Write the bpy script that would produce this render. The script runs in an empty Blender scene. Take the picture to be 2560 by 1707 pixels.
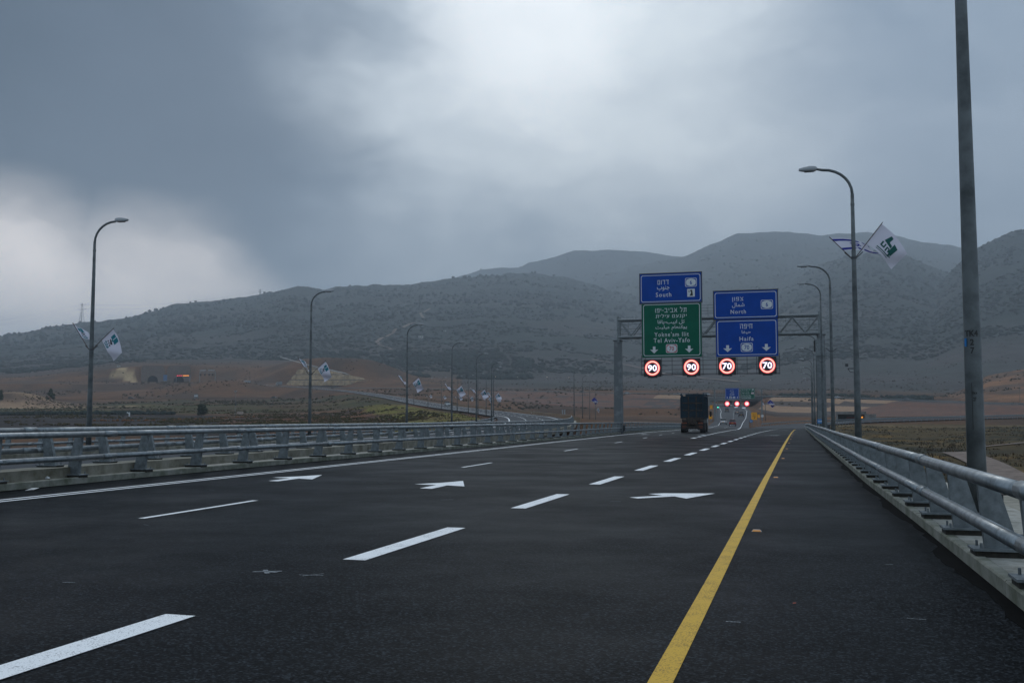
import bpy, bmesh, math, random
import numpy as np
from mathutils import Vector, Matrix
R = math.radians
random.seed(7); rng = np.random.default_rng(7)
S = bpy.context.scene
COL = S.collection

# ------------------------------------------------------------------ camera
PITCH, YAW, CAMH, FPX = R(4.3225), R(15.873), 1.4, 2560.0
fw = Vector((-math.sin(YAW)*math.cos(PITCH), math.cos(YAW)*math.cos(PITCH), math.sin(PITCH)))
rt = Vector((math.cos(YAW), math.sin(YAW), 0.0)); up = rt.cross(fw)
cd = bpy.data.cameras.new('camera'); cam = bpy.data.objects.new('camera', cd); COL.objects.link(cam)
cd.sensor_width = 36.0; cd.lens = 36.0; cd.clip_start = 0.05; cd.clip_end = 30000
m = Matrix((rt, up, -fw)).transposed().to_4x4(); m.translation = (0, 0, CAMH); cam.matrix_world = m
S.camera = cam
HF = Vector((-math.sin(YAW), math.cos(YAW), 0.0))

# ------------------------------------------------------------------ render look
S.view_settings.view_transform = 'Standard'; S.view_settings.look = 'None'
S.view_settings.exposure = 0.0; S.view_settings.gamma = 1.0
S.cycles.use_denoising = True
S.cycles.max_bounces = 6; S.cycles.diffuse_bounces = 2; S.cycles.glossy_bounces = 3
S.cycles.volume_bounces = 1; S.cycles.transparent_max_bounces = 8
S.cycles.sample_clamp_indirect = 4.0

# ------------------------------------------------------------------ sky and sun
SUN_EL, SUN_AZ = 48.0, 17.0          # sun behind the cloud, ahead and a little to the side of the road
sunv = Vector((-math.sin(R(SUN_AZ))*math.cos(R(SUN_EL)), math.cos(R(SUN_AZ))*math.cos(R(SUN_EL)), math.sin(R(SUN_EL))))
W = bpy.data.worlds.new('World'); S.world = W; W.use_nodes = True
nt = W.node_tree; N = nt.nodes; L = nt.links; N.clear()
def wn(t, **k):
    n = N.new(t)
    for a, b in k.items(): setattr(n, a, b)
    return n
def wmath(op, a, b=None, c=None, clamp=False):
    n = wn('ShaderNodeMath', operation=op, use_clamp=clamp)
    for i, v in enumerate((a, b, c)):
        if v is None: continue
        if isinstance(v, (int, float)): n.inputs[i].default_value = v
        else: L.new(v, n.inputs[i])
    return n.outputs[0]
def wmix(f, a, b):
    n = wn('ShaderNodeMix', data_type='RGBA')
    for s, v in ((n.inputs[0], f), (n.inputs[6], a), (n.inputs[7], b)):
        if isinstance(v, (int, float)): s.default_value = v
        elif isinstance(v, tuple): s.default_value = (*v, 1)
        else: L.new(v, s)
    return n.outputs[2]
tc = wn('ShaderNodeTexCoord')
stretch = wn('ShaderNodeMapping'); stretch.inputs['Scale'].default_value = (1, 1, 1.9)
L.new(tc.outputs['Generated'], stretch.inputs[0])
warpn = wn('ShaderNodeTexNoise'); warpn.inputs['Scale'].default_value = 8.0; warpn.inputs['Detail'].default_value = 5
warpn.inputs['Roughness'].default_value = 0.55
L.new(stretch.outputs[0], warpn.inputs['Vector'])
wsub = wn('ShaderNodeVectorMath', operation='SUBTRACT'); wsub.inputs[1].default_value = (.5, .5, .5)
L.new(warpn.outputs['Color'], wsub.inputs[0])
wsc = wn('ShaderNodeVectorMath', operation='SCALE'); wsc.inputs['Scale'].default_value = 0.13
L.new(wsub.outputs[0], wsc.inputs[0])
wadd = wn('ShaderNodeVectorMath', operation='ADD'); L.new(tc.outputs['Generated'], wadd.inputs[0]); L.new(wsc.outputs[0], wadd.inputs[1])
wnorm = wn('ShaderNodeVectorMath', operation='NORMALIZE'); L.new(wadd.outputs[0], wnorm.inputs[0])
DW = wnorm.outputs[0]
wsc2 = wn('ShaderNodeVectorMath', operation='SCALE'); wsc2.inputs['Scale'].default_value = 0.05; L.new(wsub.outputs[0], wsc2.inputs[0])
wadd2 = wn('ShaderNodeVectorMath', operation='ADD'); L.new(tc.outputs['Generated'], wadd2.inputs[0]); L.new(wsc2.outputs[0], wadd2.inputs[1])
wnorm2 = wn('ShaderNodeVectorMath', operation='NORMALIZE'); L.new(wadd2.outputs[0], wnorm2.inputs[0]); DS = wnorm2.outputs[0]
def skydir(px, py):
    d = fw + rt*((px-1280)/FPX) - up*((py-853.5)/FPX); return d.normalized()
def lobe(px, py, rad, soft, vec=None):
    """soft patch of cloud around one direction of the sky, its edge torn by the cloud noise"""
    n = wn('ShaderNodeVectorMath', operation='DOT_PRODUCT'); n.inputs[1].default_value = skydir(px, py); L.new(vec or DW, n.inputs[0])
    r = wn('ShaderNodeMapRange', interpolation_type='SMOOTHSTEP')
    r.inputs['From Min'].default_value = math.cos(R(rad+soft)); r.inputs['From Max'].default_value = math.cos(R(max(rad-soft, 0)))
    L.new(n.outputs['Value'], r.inputs['Value']); return r.outputs[0]
cl = wn('ShaderNodeTexNoise'); cl.inputs['Scale'].default_value = 3.4; cl.inputs['Detail'].default_value = 7; cl.inputs['Roughness'].default_value = 0.5
cmap = wn('ShaderNodeMapping'); cmap.inputs['Scale'].default_value = (1, 1, 2.2); L.new(DW, cmap.inputs[0]); L.new(cmap.outputs[0], cl.inputs['Vector'])
clf = wn('ShaderNodeMapRange'); clf.inputs['From Min'].default_value = .32; clf.inputs['From Max'].default_value = .68
L.new(cl.outputs['Fac'], clf.inputs['Value'])
fin = wn('ShaderNodeTexNoise'); fin.inputs['Scale'].default_value = 11; fin.inputs['Detail'].default_value = 8; fin.inputs['Roughness'].default_value = .55; L.new(cmap.outputs[0], fin.inputs['Vector'])
clv = wmath('ADD', clf.outputs[0], wmath('MULTIPLY', wmath('SUBTRACT', fin.outputs['Fac'], .5), .55), clamp=True)
base = wmix(clv, (.235, .315, .41), (.50, .585, .68))
c1 = wmix(wmath('MULTIPLY', lobe(-40, 250, 12.5, 10.5), .98), base, (.004, .022, .044))
c1 = wmix(wmath('MULTIPLY', lobe(560, 300, 7, 7), .30), c1, (.17, .225, .31))
c1 = wmix(wmath('MULTIPLY', lobe(2050, 250, 9, 9), .35), c1, (.235, .305, .40))
c1 = wmix(wmath('MULTIPLY', wmath('MULTIPLY', lobe(1400, 190, 8.5, 8.5), wmath('MULTIPLY_ADD', clv, .75, .25)), .85), c1, (.98, 1.06, 1.10))
c1 = wmix(wmath('MULTIPLY', wmath('MULTIPLY', lobe(1290, 60, 3.6, 3.6), wmath('MULTIPLY_ADD', clf.outputs[0], .5, .6)), .62, clamp=True), c1, (1.35, 1.39, 1.41))
c1 = wmix(wmath('MULTIPLY', wmath('MAXIMUM', lobe(-20, 820, 4.4, 4.4, DS), wmath('MULTIPLY', lobe(370, 850, 4.2, 4.2, DS), .85)), wmath('MULTIPLY_ADD', clv, .7, .45)), c1, (1.80, 1.64, 1.53))
sky = wn('ShaderNodeTexSky', sky_type='NISHITA'); sky.sun_disc = False
sky.sun_elevation = R(SUN_EL); sky.sun_rotation = R(-SUN_AZ)
skys = wn('ShaderNodeVectorMath', operation='SCALE'); skys.inputs['Scale'].default_value = 0.08; L.new(sky.outputs[0], skys.inputs[0])
# an overcast dome is brighter overhead than at the horizon
sep = wn('ShaderNodeSeparateXYZ'); L.new(tc.outputs['Generated'], sep.inputs[0])
dome = wmath('MULTIPLY_ADD', wmath('MAXIMUM', sep.outputs['Z'], 0.0), .75, 0.80)
cs = wn('ShaderNodeVectorMath', operation='SCALE'); L.new(c1, cs.inputs[0]); L.new(dome, cs.inputs['Scale'])
final = wmix(0.94, skys.outputs[0], cs.outputs[0])
bg = wn('ShaderNodeBackground'); bg.inputs['Strength'].default_value = 1.0; L.new(final, bg.inputs['Color'])
wo = wn('ShaderNodeOutputWorld'); L.new(bg.outputs[0], wo.inputs['Surface'])
sl = bpy.data.lights.new('sun', 'SUN'); sl.energy = .6; sl.angle = R(25); sl.color = (1.0, .975, .94)
so = bpy.data.objects.new('sun', sl); COL.objects.link(so); so.rotation_euler = sunv.to_track_quat('Z', 'Y').to_euler()

# ------------------------------------------------------------------ helpers
def at(px, py, v):
    """point seen at that place of the survey photograph, v metres ahead of the camera"""
    d = fw + rt*((px-1280)/FPX) - up*((py-853.5)/FPX); d *= v/d.dot(HF); return Vector((0, 0, CAMH)) + d
def at_y(px, py, Y):
    d = fw + rt*((px-1280)/FPX) - up*((py-853.5)/FPX); d *= Y/d.y; return Vector((0, 0, CAMH)) + d
def zpix(py, v): return CAMH + (1047.0-py)/FPX*v
def polar(px, v):
    u = (px-1280.0)/FPX*v
    return u*math.cos(YAW) - v*math.sin(YAW), u*math.sin(YAW) + v*math.cos(YAW)
def lerp(xs, ys): return lambda x: float(np.interp(x, xs, ys))
def smooth(t): t = np.clip(t, 0, 1); return t*t*(3-2*t)

class MB:
    def __init__(s): s.v = []; s.f = []; s.m = []
    def add(s, vs, fs, mi=0):
        o = len(s.v); s.v += [tuple(p) for p in vs]; s.f += [tuple(i+o for i in f) for f in fs]; s.m += [mi]*len(fs); return s
    def box(s, c, d, mi=0, rz=0.0, ry=0.0, rx=0.0):
        x, y, z = d[0]/2, d[1]/2, d[2]/2
        vs = [Vector((a*x, b*y, e*z)) for e in (-1, 1) for a, b in ((-1, -1), (1, -1), (1, 1), (-1, 1))]
        if rz or ry or rx:
            M = Matrix.Rotation(rz, 3, 'Z') @ Matrix.Rotation(ry, 3, 'Y') @ Matrix.Rotation(rx, 3, 'X'); vs = [M @ p for p in vs]
        c = Vector(c); return s.add([p+c for p in vs], [(3, 2, 1, 0), (4, 5, 6, 7), (0, 1, 5, 4), (1, 2, 6, 5), (2, 3, 7, 6), (3, 0, 4, 7)], mi)
    def hexa(s, b, t, mi=0):
        return s.add(list(b)+list(t), [(3, 2, 1, 0), (4, 5, 6, 7), (0, 1, 5, 4), (1, 2, 6, 5), (2, 3, 7, 6), (3, 0, 4, 7)], mi)
    def tube(s, pts, r, n=10, mi=0, cap=True):
        pts = [Vector(p) for p in pts]; rs = r if isinstance(r, (list, tuple)) else [r]*len(pts); rings = []
        prev = None
        for i, p in enumerate(pts):
            t = (pts[min(i+1, len(pts)-1)] - pts[max(i-1, 0)]).normalized()
            if prev is None:
                a = Vector((0, 0, 1)) if abs(t.z) < .9 else Vector((1, 0, 0)); u = t.cross(a).normalized()
            else: u = (prev - t*prev.dot(t)).normalized()
            prev = u; w = t.cross(u); rings.append([p + (u*math.cos(2*math.pi*k/n) + w*math.sin(2*math.pi*k/n))*rs[i] for k in range(n)])
        vs = [q for g in rings for q in g]; fs = []
        for i in range(len(pts)-1):
            for k in range(n):
                a, b = i*n+k, i*n+(k+1) % n; fs.append((a, b, b+n, a+n))
        if cap: fs += [tuple(reversed(range(n))), tuple(range((len(pts)-1)*n, len(pts)*n))]
        return s.add(vs, fs, mi)
    def prism(s, poly, h, mi=0, M=None):
        n = len(poly); vs = [Vector((x, y, 0)) for x, y in poly] + [Vector((x, y, h)) for x, y in poly]
        if M is not None: vs = [M @ p for p in vs]
        return s.add(vs, [tuple(reversed(range(n))), tuple(range(n, 2*n))] + [(i, (i+1) % n, (i+1) % n+n, i+n) for i in range(n)], mi)
    def mesh(s, name, mats, smooth_=False):
        me = bpy.data.meshes.new(name); me.from_pydata(s.v, [], s.f)
        for q in (mats if isinstance(mats, (list, tuple)) else [mats]): me.materials.append(q)
        if len(me.materials) > 1: me.polygons.foreach_set('material_index', s.m)
        if smooth_: me.shade_smooth() if hasattr(me, 'shade_smooth') else None
        me.update(); return me
    def build(s, name, mats, parent=None, smooth_=False, loc=None, rz=0.0):
        return link(name, s.mesh(name, mats, smooth_), parent, loc, rz)
def link(name, me, parent=None, loc=None, rz=0.0):
    o = bpy.data.objects.new(name, me); COL.objects.link(o)
    if parent is not None: o.parent = parent
    if loc is not None: o.location = loc
    if rz: o.rotation_euler = (0, 0, rz)
    return o
def tag(o, label=None, cat=None, group=None, kind=None):
    if label: o['label'] = label
    if cat: o['category'] = cat
    if group: o['group'] = group
    if kind: o['kind'] = kind
    return o
def empty(name, loc=(0, 0, 0), rz=0.0):
    o = bpy.data.objects.new(name, None); COL.objects.link(o); o.location = loc; o.rotation_euler = (0, 0, rz); return o
def children(o): return [c for c in bpy.data.objects if c.parent == o]
def copy_tree(o, parent=None):
    c = o.copy(); COL.objects.link(c)
    if parent is not None: c.parent = parent
    for ch in KIDS.get(o.name, None) or list(o.children): copy_tree(ch, c)
    return c
KIDS = {}
ORD = ['first', 'second', 'third', 'fourth', 'fifth', 'sixth', 'seventh', 'eighth', 'ninth', 'tenth', 'eleventh', 'twelfth', 'thirteenth', 'fourteenth', 'fifteenth', 'sixteenth']

# ------------------------------------------------------------------ materials
def mat(name, col, rough=.6, metal=0.0, spec=.5, noise=None, emit=None, bump=None, col2=None, rough2=None, coat=0.0):
    """principled material; noise=(scale, detail, lo, hi) mixes col and col2, bump=(scale, strength, distance)"""
    M = bpy.data.materials.new(name); M.use_nodes = True; t = M.node_tree; n = t.nodes; b = n['Principled BSDF']
    b.inputs['Base Color'].default_value = (*col, 1); b.inputs['Roughness'].default_value = rough
    b.inputs['Metallic'].default_value = metal; b.inputs['Specular IOR Level'].default_value = spec
    if coat: b.inputs['Coat Weight'].default_value = coat; b.inputs['Coat Roughness'].default_value = .1
    if noise or bump:
        g = n.new('ShaderNodeNewGeometry')
        tcn = n.new('ShaderNodeTexCoord')
    if noise:
        x = n.new('ShaderNodeTexNoise'); x.inputs['Scale'].default_value = noise[0]; x.inputs['Detail'].default_value = noise[1]
        x.inputs['Roughness'].default_value = .62
        t.links.new(g.outputs['Position'], x.inputs['Vector'])
        rp = n.new('ShaderNodeMapRange'); rp.inputs['From Min'].default_value = noise[2]; rp.inputs['From Max'].default_value = noise[3]
        t.links.new(x.outputs['Fac'], rp.inputs['Value'])
        mx = n.new('ShaderNodeMix'); mx.data_type = 'RGBA'; mx.inputs[6].default_value = (*col, 1)
        mx.inputs[7].default_value = (*(col2 or tuple(c*.6 for c in col)), 1); t.links.new(rp.outputs[0], mx.inputs[0]); t.links.new(mx.outputs[2], b.inputs['Base Color'])
        if rough2 is not None:
            rr = n.new('ShaderNodeMapRange'); rr.inputs['To Min'].default_value = rough; rr.inputs['To Max'].default_value = rough2
            t.links.new(rp.outputs[0], rr.inputs['Value']); t.links.new(rr.outputs[0], b.inputs['Roughness'])
    if bump:
        y = n.new('ShaderNodeTexNoise'); y.inputs['Scale'].default_value = bump[0]; y.inputs['Detail'].default_value = 4
        t.links.new(g.outputs['Position'], y.inputs['Vector'])
        bp = n.new('ShaderNodeBump'); bp.inputs['Strength'].default_value = bump[1]; bp.inputs['Distance'].default_value = bump[2]
        t.links.new(y.outputs['Fac'], bp.inputs['Height']); t.links.new(bp.outputs[0], b.inputs['Normal'])
    if emit: b.inputs['Emission Color'].default_value = (*emit[0], 1); b.inputs['Emission Strength'].default_value = emit[1]
    return M

def asphalt(name, dark, pale, rough=.62):
    M = bpy.data.materials.new(name); M.use_nodes = True; t = M.node_tree; n = t.nodes; l = t.links; b = n['Principled BSDF']
    g = n.new('ShaderNodeNewGeometry')
    def noise(sc, det, vec=None, ro=.6):
        x = n.new('ShaderNodeTexNoise'); x.inputs['Scale'].default_value = sc; x.inputs['Detail'].default_value = det; x.inputs['Roughness'].default_value = ro
        l.new(vec or g.outputs['Position'], x.inputs['Vector']); return x.outputs['Fac']
    def rng_(f, a, b_, c, d):
        r = n.new('ShaderNodeMapRange'); r.inputs['From Min'].default_value = a; r.inputs['From Max'].default_value = b_
        r.inputs['To Min'].default_value = c; r.inputs['To Max'].default_value = d; l.new(f, r.inputs['Value']); return r.outputs[0]
    vo = n.new('ShaderNodeTexVoronoi'); vo.inputs['Scale'].default_value = 62; l.new(g.outputs['Position'], vo.inputs['Vector'])
    sep = n.new('ShaderNodeSeparateColor'); l.new(vo.outputs['Color'], sep.inputs[0])
    speck = rng_(sep.outputs[0], .62, 1, 0, 1)
    fine = noise(60, 3)
    mp = n.new('ShaderNodeMapping'); mp.inputs['Scale'].default_value = (1, .10, 1); l.new(g.outputs['Position'], mp.inputs[0])
    streak = noise(1.3, 4, mp.outputs[0]); patch = noise(.35, 5)
    mx = n.new('ShaderNodeMix'); mx.data_type = 'RGBA'; mx.inputs[6].default_value = (*dark, 1); mx.inputs[7].default_value = (*pale, 1)
    mul = n.new('ShaderNodeMath'); mul.operation = 'MULTIPLY'; l.new(speck, mul.inputs[0]); l.new(rng_(fine, .3, .7, .35, 1.1), mul.inputs[1])
    l.new(mul.outputs[0], mx.inputs[0])
    m2 = n.new('ShaderNodeVectorMath'); m2.operation = 'SCALE'; l.new(mx.outputs[2], m2.inputs[0])
    mm = n.new('ShaderNodeMath'); mm.operation = 'MULTIPLY'; l.new(rng_(streak, .3, .7, .82, 1.2), mm.inputs[0]); l.new(rng_(patch, .3, .7, .85, 1.16), mm.inputs[1])
    l.new(mm.outputs[0], m2.inputs['Scale']); l.new(m2.outputs[0], b.inputs['Base Color'])
    l.new(rng_(patch, .3, .7, rough-.12, rough+.1), b.inputs['Roughness'])
    bp = n.new('ShaderNodeBump'); bp.inputs['Strength'].default_value = .3; bp.inputs['Distance'].default_value = .003
    l.new(vo.outputs['Distance'], bp.inputs['Height']); l.new(bp.outputs[0], b.inputs['Normal'])
    b.inputs['Specular IOR Level'].default_value = .015
    return M
M_ASPH = asphalt('asphalt', (.0009, .0013, .0018), (.046, .054, .063), .44)
M_ASPHF = mat('far_asphalt', (.05, .055, .062), .8, spec=.15, noise=(.15, 4, .35, .65), col2=(.04, .044, .05))
def paint(name, col, wear):
    M = bpy.data.materials.new(name); M.use_nodes = True; t = M.node_tree; n = t.nodes; l = t.links; b = n['Principled BSDF']
    g = n.new('ShaderNodeNewGeometry'); x = n.new('ShaderNodeTexNoise'); x.inputs['Scale'].default_value = 95; x.inputs['Detail'].default_value = 3
    l.new(g.outputs['Position'], x.inputs['Vector'])
    y = n.new('ShaderNodeTexNoise'); y.inputs['Scale'].default_value = 3.5; y.inputs['Detail'].default_value = 4; l.new(g.outputs['Position'], y.inputs['Vector'])
    a = n.new('ShaderNodeMath'); a.operation = 'MULTIPLY_ADD'; a.inputs[1].default_value = .45; l.new(y.outputs['Fac'], a.inputs[0]); l.new(x.outputs['Fac'], a.inputs[2])
    r = n.new('ShaderNodeMapRange'); r.inputs['From Min'].default_value = wear; r.inputs['From Max'].default_value = wear+.10; l.new(a.outputs[0], r.inputs['Value'])
    mx = n.new('ShaderNodeMix'); mx.data_type = 'RGBA'; mx.inputs[6].default_value = (*col, 1); mx.inputs[7].default_value = (*[c*.38 for c in col], 1)
    l.new(r.outputs[0], mx.inputs[0]); l.new(mx.outputs[2], b.inputs['Base Color']); b.inputs['Roughness'].default_value = .7
    return M
M_WHITE = paint('white_road_paint', (.86, .87, .87), .80)
M_YEL = paint('yellow_road_paint', (.62, .36, .012), .77)
M_GALV = mat('galvanised_steel', (.23, .255, .265), .48, .4, noise=(9, 6, .35, .7), col2=(.12, .138, .142), rough2=.6, bump=(30, .12, .004))
M_PIPE = mat('galvanised_pipe', (.29, .32, .335), .34, .7, noise=(5, 6, .38, .72), col2=(.15, .165, .172), rough2=.5, bump=(14, .08, .004))
M_CONC = mat('mossy_kerb_concrete', (.25, .25, .215), .85, noise=(2.6, 8, .36, .66), col2=(.085, .095, .06), bump=(22, .5, .01))
M_SLAB = mat('kerb_slab_concrete', (.36, .35, .31), .8, noise=(5, 7, .38, .68), col2=(.17, .165, .13), bump=(16, .4, .008))
M_GROUT = mat('dark_grout', (.035, .03, .022), .9, noise=(20, 4, .4, .7), col2=(.012, .011, .008))
M_BLACK = mat('black_plastic', (.012, .012, .013), .5)
M_DARK = mat('dark_steel', (.06, .065, .07), .5, .4)
M_GLASS = mat('dark_glass', (.012, .014, .016), .08, 0, .6)
M_RUBBER = mat('tyre_rubber', (.02, .019, .018), .85)
# ------------------------------------------------------------------ noise for the land
def _hash(ix, iy, s):
    h = (ix.astype(np.int64)*374761393 + iy.astype(np.int64)*668265263 + s*974711) & 0xffffffff
    h = ((h ^ (h >> 13))*1274126177) & 0xffffffff
    return ((h ^ (h >> 16)) & 0xffff)/65535.0
def vnoise(x, y, s=0):
    ix = np.floor(x); iy = np.floor(y); fx = x-ix; fy = y-iy; fx = fx*fx*(3-2*fx); fy = fy*fy*(3-2*fy)
    a = _hash(ix, iy, s); b = _hash(ix+1, iy, s); c = _hash(ix, iy+1, s); d = _hash(ix+1, iy+1, s)
    return (a*(1-fx)+b*fx)*(1-fy) + (c*(1-fx)+d*fx)*fy
def fbm(x, y, o=5, s=0, g=.5):
    t = 0; a = 1; n = 0
    for k in range(o): t = t + a*vnoise(x*2**k+17.3*k, y*2**k-9.1*k, s+k); n += a; a *= g
    return t/n

# ------------------------------------------------------------------ road lines in plan
ZROAD = lerp([-60, 0, 60, 90, 115, 160, 206, 245, 290, 340, 380, 430, 480, 560, 640, 720, 800], [0, 0, 0, -.03, -.09, -.3, -.6, -.7, -.4, .6, 1.7, 3.3, 5.0, 7.3, 9.3, 11, 13])
KL = lerp([-60, 0, 16.5, 21, 27, 37, 55, 79, 110, 150, 200, 240, 290, 340, 380, 430, 480, 560, 640, 720, 800], [-13.8, -14.75, -15.03, -15.25, -15.45, -15.65, -15.8, -16.4, -18.0, -19.8, -22.1, -23.6, -25.4, -28.2, -31, -35, -38.5, -45.5, -52, -60, -69])   # kerb face beside the median
EL = lerp([-60, 0, 14.6, 23.4, 50, 73, 115, 150, 200, 290, 340, 380, 430, 480, 560, 640, 720, 800], [-12, -12.95, -13.27, -13.45, -14.2, -15.05, -16.8, -18.2, -20.2, -22.9, -26, -29, -33, -36.5, -43.5, -50, -58, -67])   # white edge line
TL = lerp([-60, 0, 14, 29, 45, 61, 77, 98, 130, 170, 240], [-8, -8.75, -9.05, -9.57, -10.16, -10.75, -11.5, -12.75, -14.3, -16, -18])  # thin dashed lane line
SL = lerp([77, 120, 160, 200, 235, 290, 330, 380, 430, 480, 560, 640, 720, 800], [-7.9, -9.2, -10.6, -12.2, -13.8, -16.6, -18.4, -20.2, -22.6, -25, -31, -35, -42, -50])  # line parting the exit
MR = lerp([240, 290, 330, 380, 430, 480, 560, 640, 720, 800], [-12.0, -14.6, -16.5, -18.3, -20.7, -23.2, -29.2, -33.2, -40.2, -48])   # far edge of the main road
WL = lerp([-60, 0, 10, 30, 60, 110, 160, 200, 240], [-4.1, -4.28, -4.34, -4.36, -4.45, -4.75, -4.9, -4.9, -4.5])  # wide dashed line
YL = lerp([-60, 0, 9, 24, 58, 110, 160, 200], [-.6, -.74, -.78, -.88, -1.06, -1.3, -1.5, -1.55])     # yellow line
KR = lerp([-60, 0, 8, 15, 24, 42, 79, 130, 227, 245, 262], [2.1, 1.58, 1.52, 1.43, 1.27, 1.10, .74, .45, .2, .35, .8])  # kerb face at the shoulder
def dens(pts, step=3.0):
    P = np.array([[p[0], p[1], p[2]] for p in pts], float); n = len(P); out = []
    for i in range(n-1):
        p0, p1, p2, p3 = P[max(i-1, 0)], P[i], P[i+1], P[min(i+2, n-1)]
        k = max(2, int(np.linalg.norm(p2-p1)/step))
        for j in range(k):
            t = j/k; out.append(.5*((2*p1)+(p2-p0)*t+(2*p0-5*p1+4*p2-p3)*t*t+(3*p1-p0-3*p2+p3)*t**3))
    out.append(P[-1]); return np.array(out)
def normals2(P):
    T = np.gradient(P[:, :2], axis=0); T /= np.linalg.norm(T, axis=1)[:, None]; return np.stack([T[:, 1], -T[:, 0]], 1)   # to the side at our hand when looking along
def off(P, d, dz=0.0):
    Nn = normals2(P); Q = P.copy(); Q[:, :2] += Nn*d; Q[:, 2] += dz; return Q
def pv(px, y, v, z=None):
    x, Y = polar(px, v); return (x, Y, zpix(y, v) if z is None else z)
# outer edge of the opposite carriageway, where its lamps stand
OUT = dens([(-24.5, -60, .12), (-27.9, 0, .15), (-31.4, 39.2, .15), (-33.8, 65.3, .16), (-36.8, 91.1, .2), (-40.1, 113.5, .3), (-43.9, 134.7, .45), (-48.4, 156.5, .7),
            pv(1241, 0, 182, 1.0), pv(1244, 0, 205, 1.4), pv(1238, 0, 225, 1.8), pv(1224, 0, 242, 2.1), pv(1203, 0, 260, 2.5), pv(1178, 0, 284, 3.1), pv(1150, 0, 306, 3.7),
            pv(1095, 0, 350, 5.0), pv(1040, 0, 410, 7.0), pv(985, 0, 500, 10.4), pv(935, 0, 600, 14.6), pv(845, 0, 750, 21.8), pv(720, 0, 900, 29.6), pv(620, 0, 1000, 35.), pv(490, 0, 1090, 40.2), pv(372, 0, 1160, 43.0)])
OPP = off(OUT, 6.6)
CROSS = dens([pv(760, 0, 1080, 35), pv(900, 0, 960, 29.5), pv(1000, 0, 900, 27.6), pv(1140, 0, 820, 24.4), pv(1280, 978, 755), pv(1400, 981, 705), pv(1577, 986, 660), pv(1770, 990, 640), pv(1900, 993, 622), pv(2100, 997, 600), pv(2300, 1003, 560), pv(2560, 1012, 500), pv(2900, 1020, 450)], 5)
RAMP = dens([pv(-500, 1008, 800), pv(-100, 1003, 800), pv(300, 998, 800), pv(700, 996, 780), pv(880, 1000, 690), pv(990, 1008, 560), pv(1048, 1014, 455), pv(1085, 0, 405, 6.6)], 5)
EXIT = dens([(-5.9, 240, -.69), (-4.6, 262, -.5), (-.5, 282, -.15), pv(2075, 0, 292, .25), pv(2190, 0, 300, .75), pv(2330, 0, 312, 1.25), pv(2560, 0, 335, 2.0), pv(2900, 0, 380, 3.2)], 4)
MAIN = np.array([[(KL(y)+MR(y))/2, y, ZROAD(y)] for y in np.arange(244, 801, 4.0)])

# ------------------------------------------------------------------ the land: one sheet, finer near the camera
NC, NR = 470, 430
pxs = np.linspace(-700, 3260, NC); vs_ = 8*np.exp(np.linspace(0, math.log(11000/8), NR))
PX, V = np.meshgrid(pxs, vs_)
U = (PX-1280)/FPX*V
X = U*math.cos(YAW)-V*math.sin(YAW); Y = U*math.sin(YAW)+V*math.cos(YAW)
cols = [-700, 0, 400, 700, 1000, 1280, 1500, 1750, 2000, 2300, 2560, 3260]
rows = [8, 70, 120, 200, 280, 400, 480, 560, 650, 800, 1000, 1150, 1210, 1400, 2000, 3500, 11000]
ZT = np.array([[-6.5]*12, [-5.8]*12,
 [-3.2, -3.2, -3.2, -3.5, -4, -4.5, -5, -5, -5, -4.2, -4.0, -4],
 [-1.2, -1.2, -1.2, -1.2, -1.5, -2, -2.5, -2.5, -3, -2.7, -1.9, -1.5],
 [-.1, -.1, -.1, 0, .2, .3, -.5, -1.5, -1.2, -.5, -.3, 0],
 [2.2, 2.2, 1.7, 2.5, 4.0, 3.3, 2.2, 1.5, 1.9, 2.4, 2.6, 3],
 [4.5, 4.5, 4.3, 5.2, 7.6, 2.6, 1.6, 1.4, 1.6, 2, 2.2, 3],
 [6.9, 6.9, 7.3, 8.4, 11.7, 4.6, 3.0, 2.8, 2.6, 2.8, 3, 3],
 [10.3, 10.3, 11.8, 12.6, 15.1, 13.0, 14.5, 15, 15, 13, 12, 10],
 [16, 16, 17.0, 17.6, 20.8, 23, 23, 22, 21, 20, 18, 16],
 [29, 29, 31, 33, 33, 33, 33, 32, 31, 31, 31, 31],
 [42, 42, 42, 45, 44, 44, 44, 44, 44, 44, 44, 44],
 [51, 51, 64, 60, 50, 49, 49, 49, 49, 49, 49, 49],
 [68, 68, 82, 84, 72, 65, 63, 63, 63, 63, 63, 63],
 [115]*12, [150]*12, [100]*12], float)
def bil(px, v):
    ci = np.clip(np.searchsorted(cols, px)-1, 0, len(cols)-2); ri = np.clip(np.searchsorted(rows, v)-1, 0, len(rows)-2)
    c = np.array(cols, float); r = np.array(rows, float)
    s = np.clip((px-c[ci])/(c[ci+1]-c[ci]), 0, 1); t = np.clip((v-r[ri])/(r[ri+1]-r[ri]), 0, 1)
    s = s*s*(3-2*s)
    return (ZT[ri, ci]*(1-s)+ZT[ri, ci+1]*s)*(1-t)+(ZT[ri+1, ci]*(1-s)+ZT[ri+1, ci+1]*s)*t
def ridge(tab, v0, zb, p=1.1, back=1500):
    t = np.array(tab, float); py = np.interp(PX, t[:, 0], t[:, 1]); vr = np.interp(PX, t[:, 0], t[:, 2])
    zr = CAMH+(1047-py)/FPX*vr
    q = (V-v0)/(vr-v0); f = np.where(q < 1, np.clip(q, 0, 1)**p, 1-.55*np.clip((V-vr)/back, 0, 1))
    return np.where(V > v0, zb+(zr-zb)*f, -50)
Z = bil(PX, V)
big = fbm(X/330, Y/330, 5, 3); gul = fbm(X/120+2*big, Y/120, 4, 11)
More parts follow.
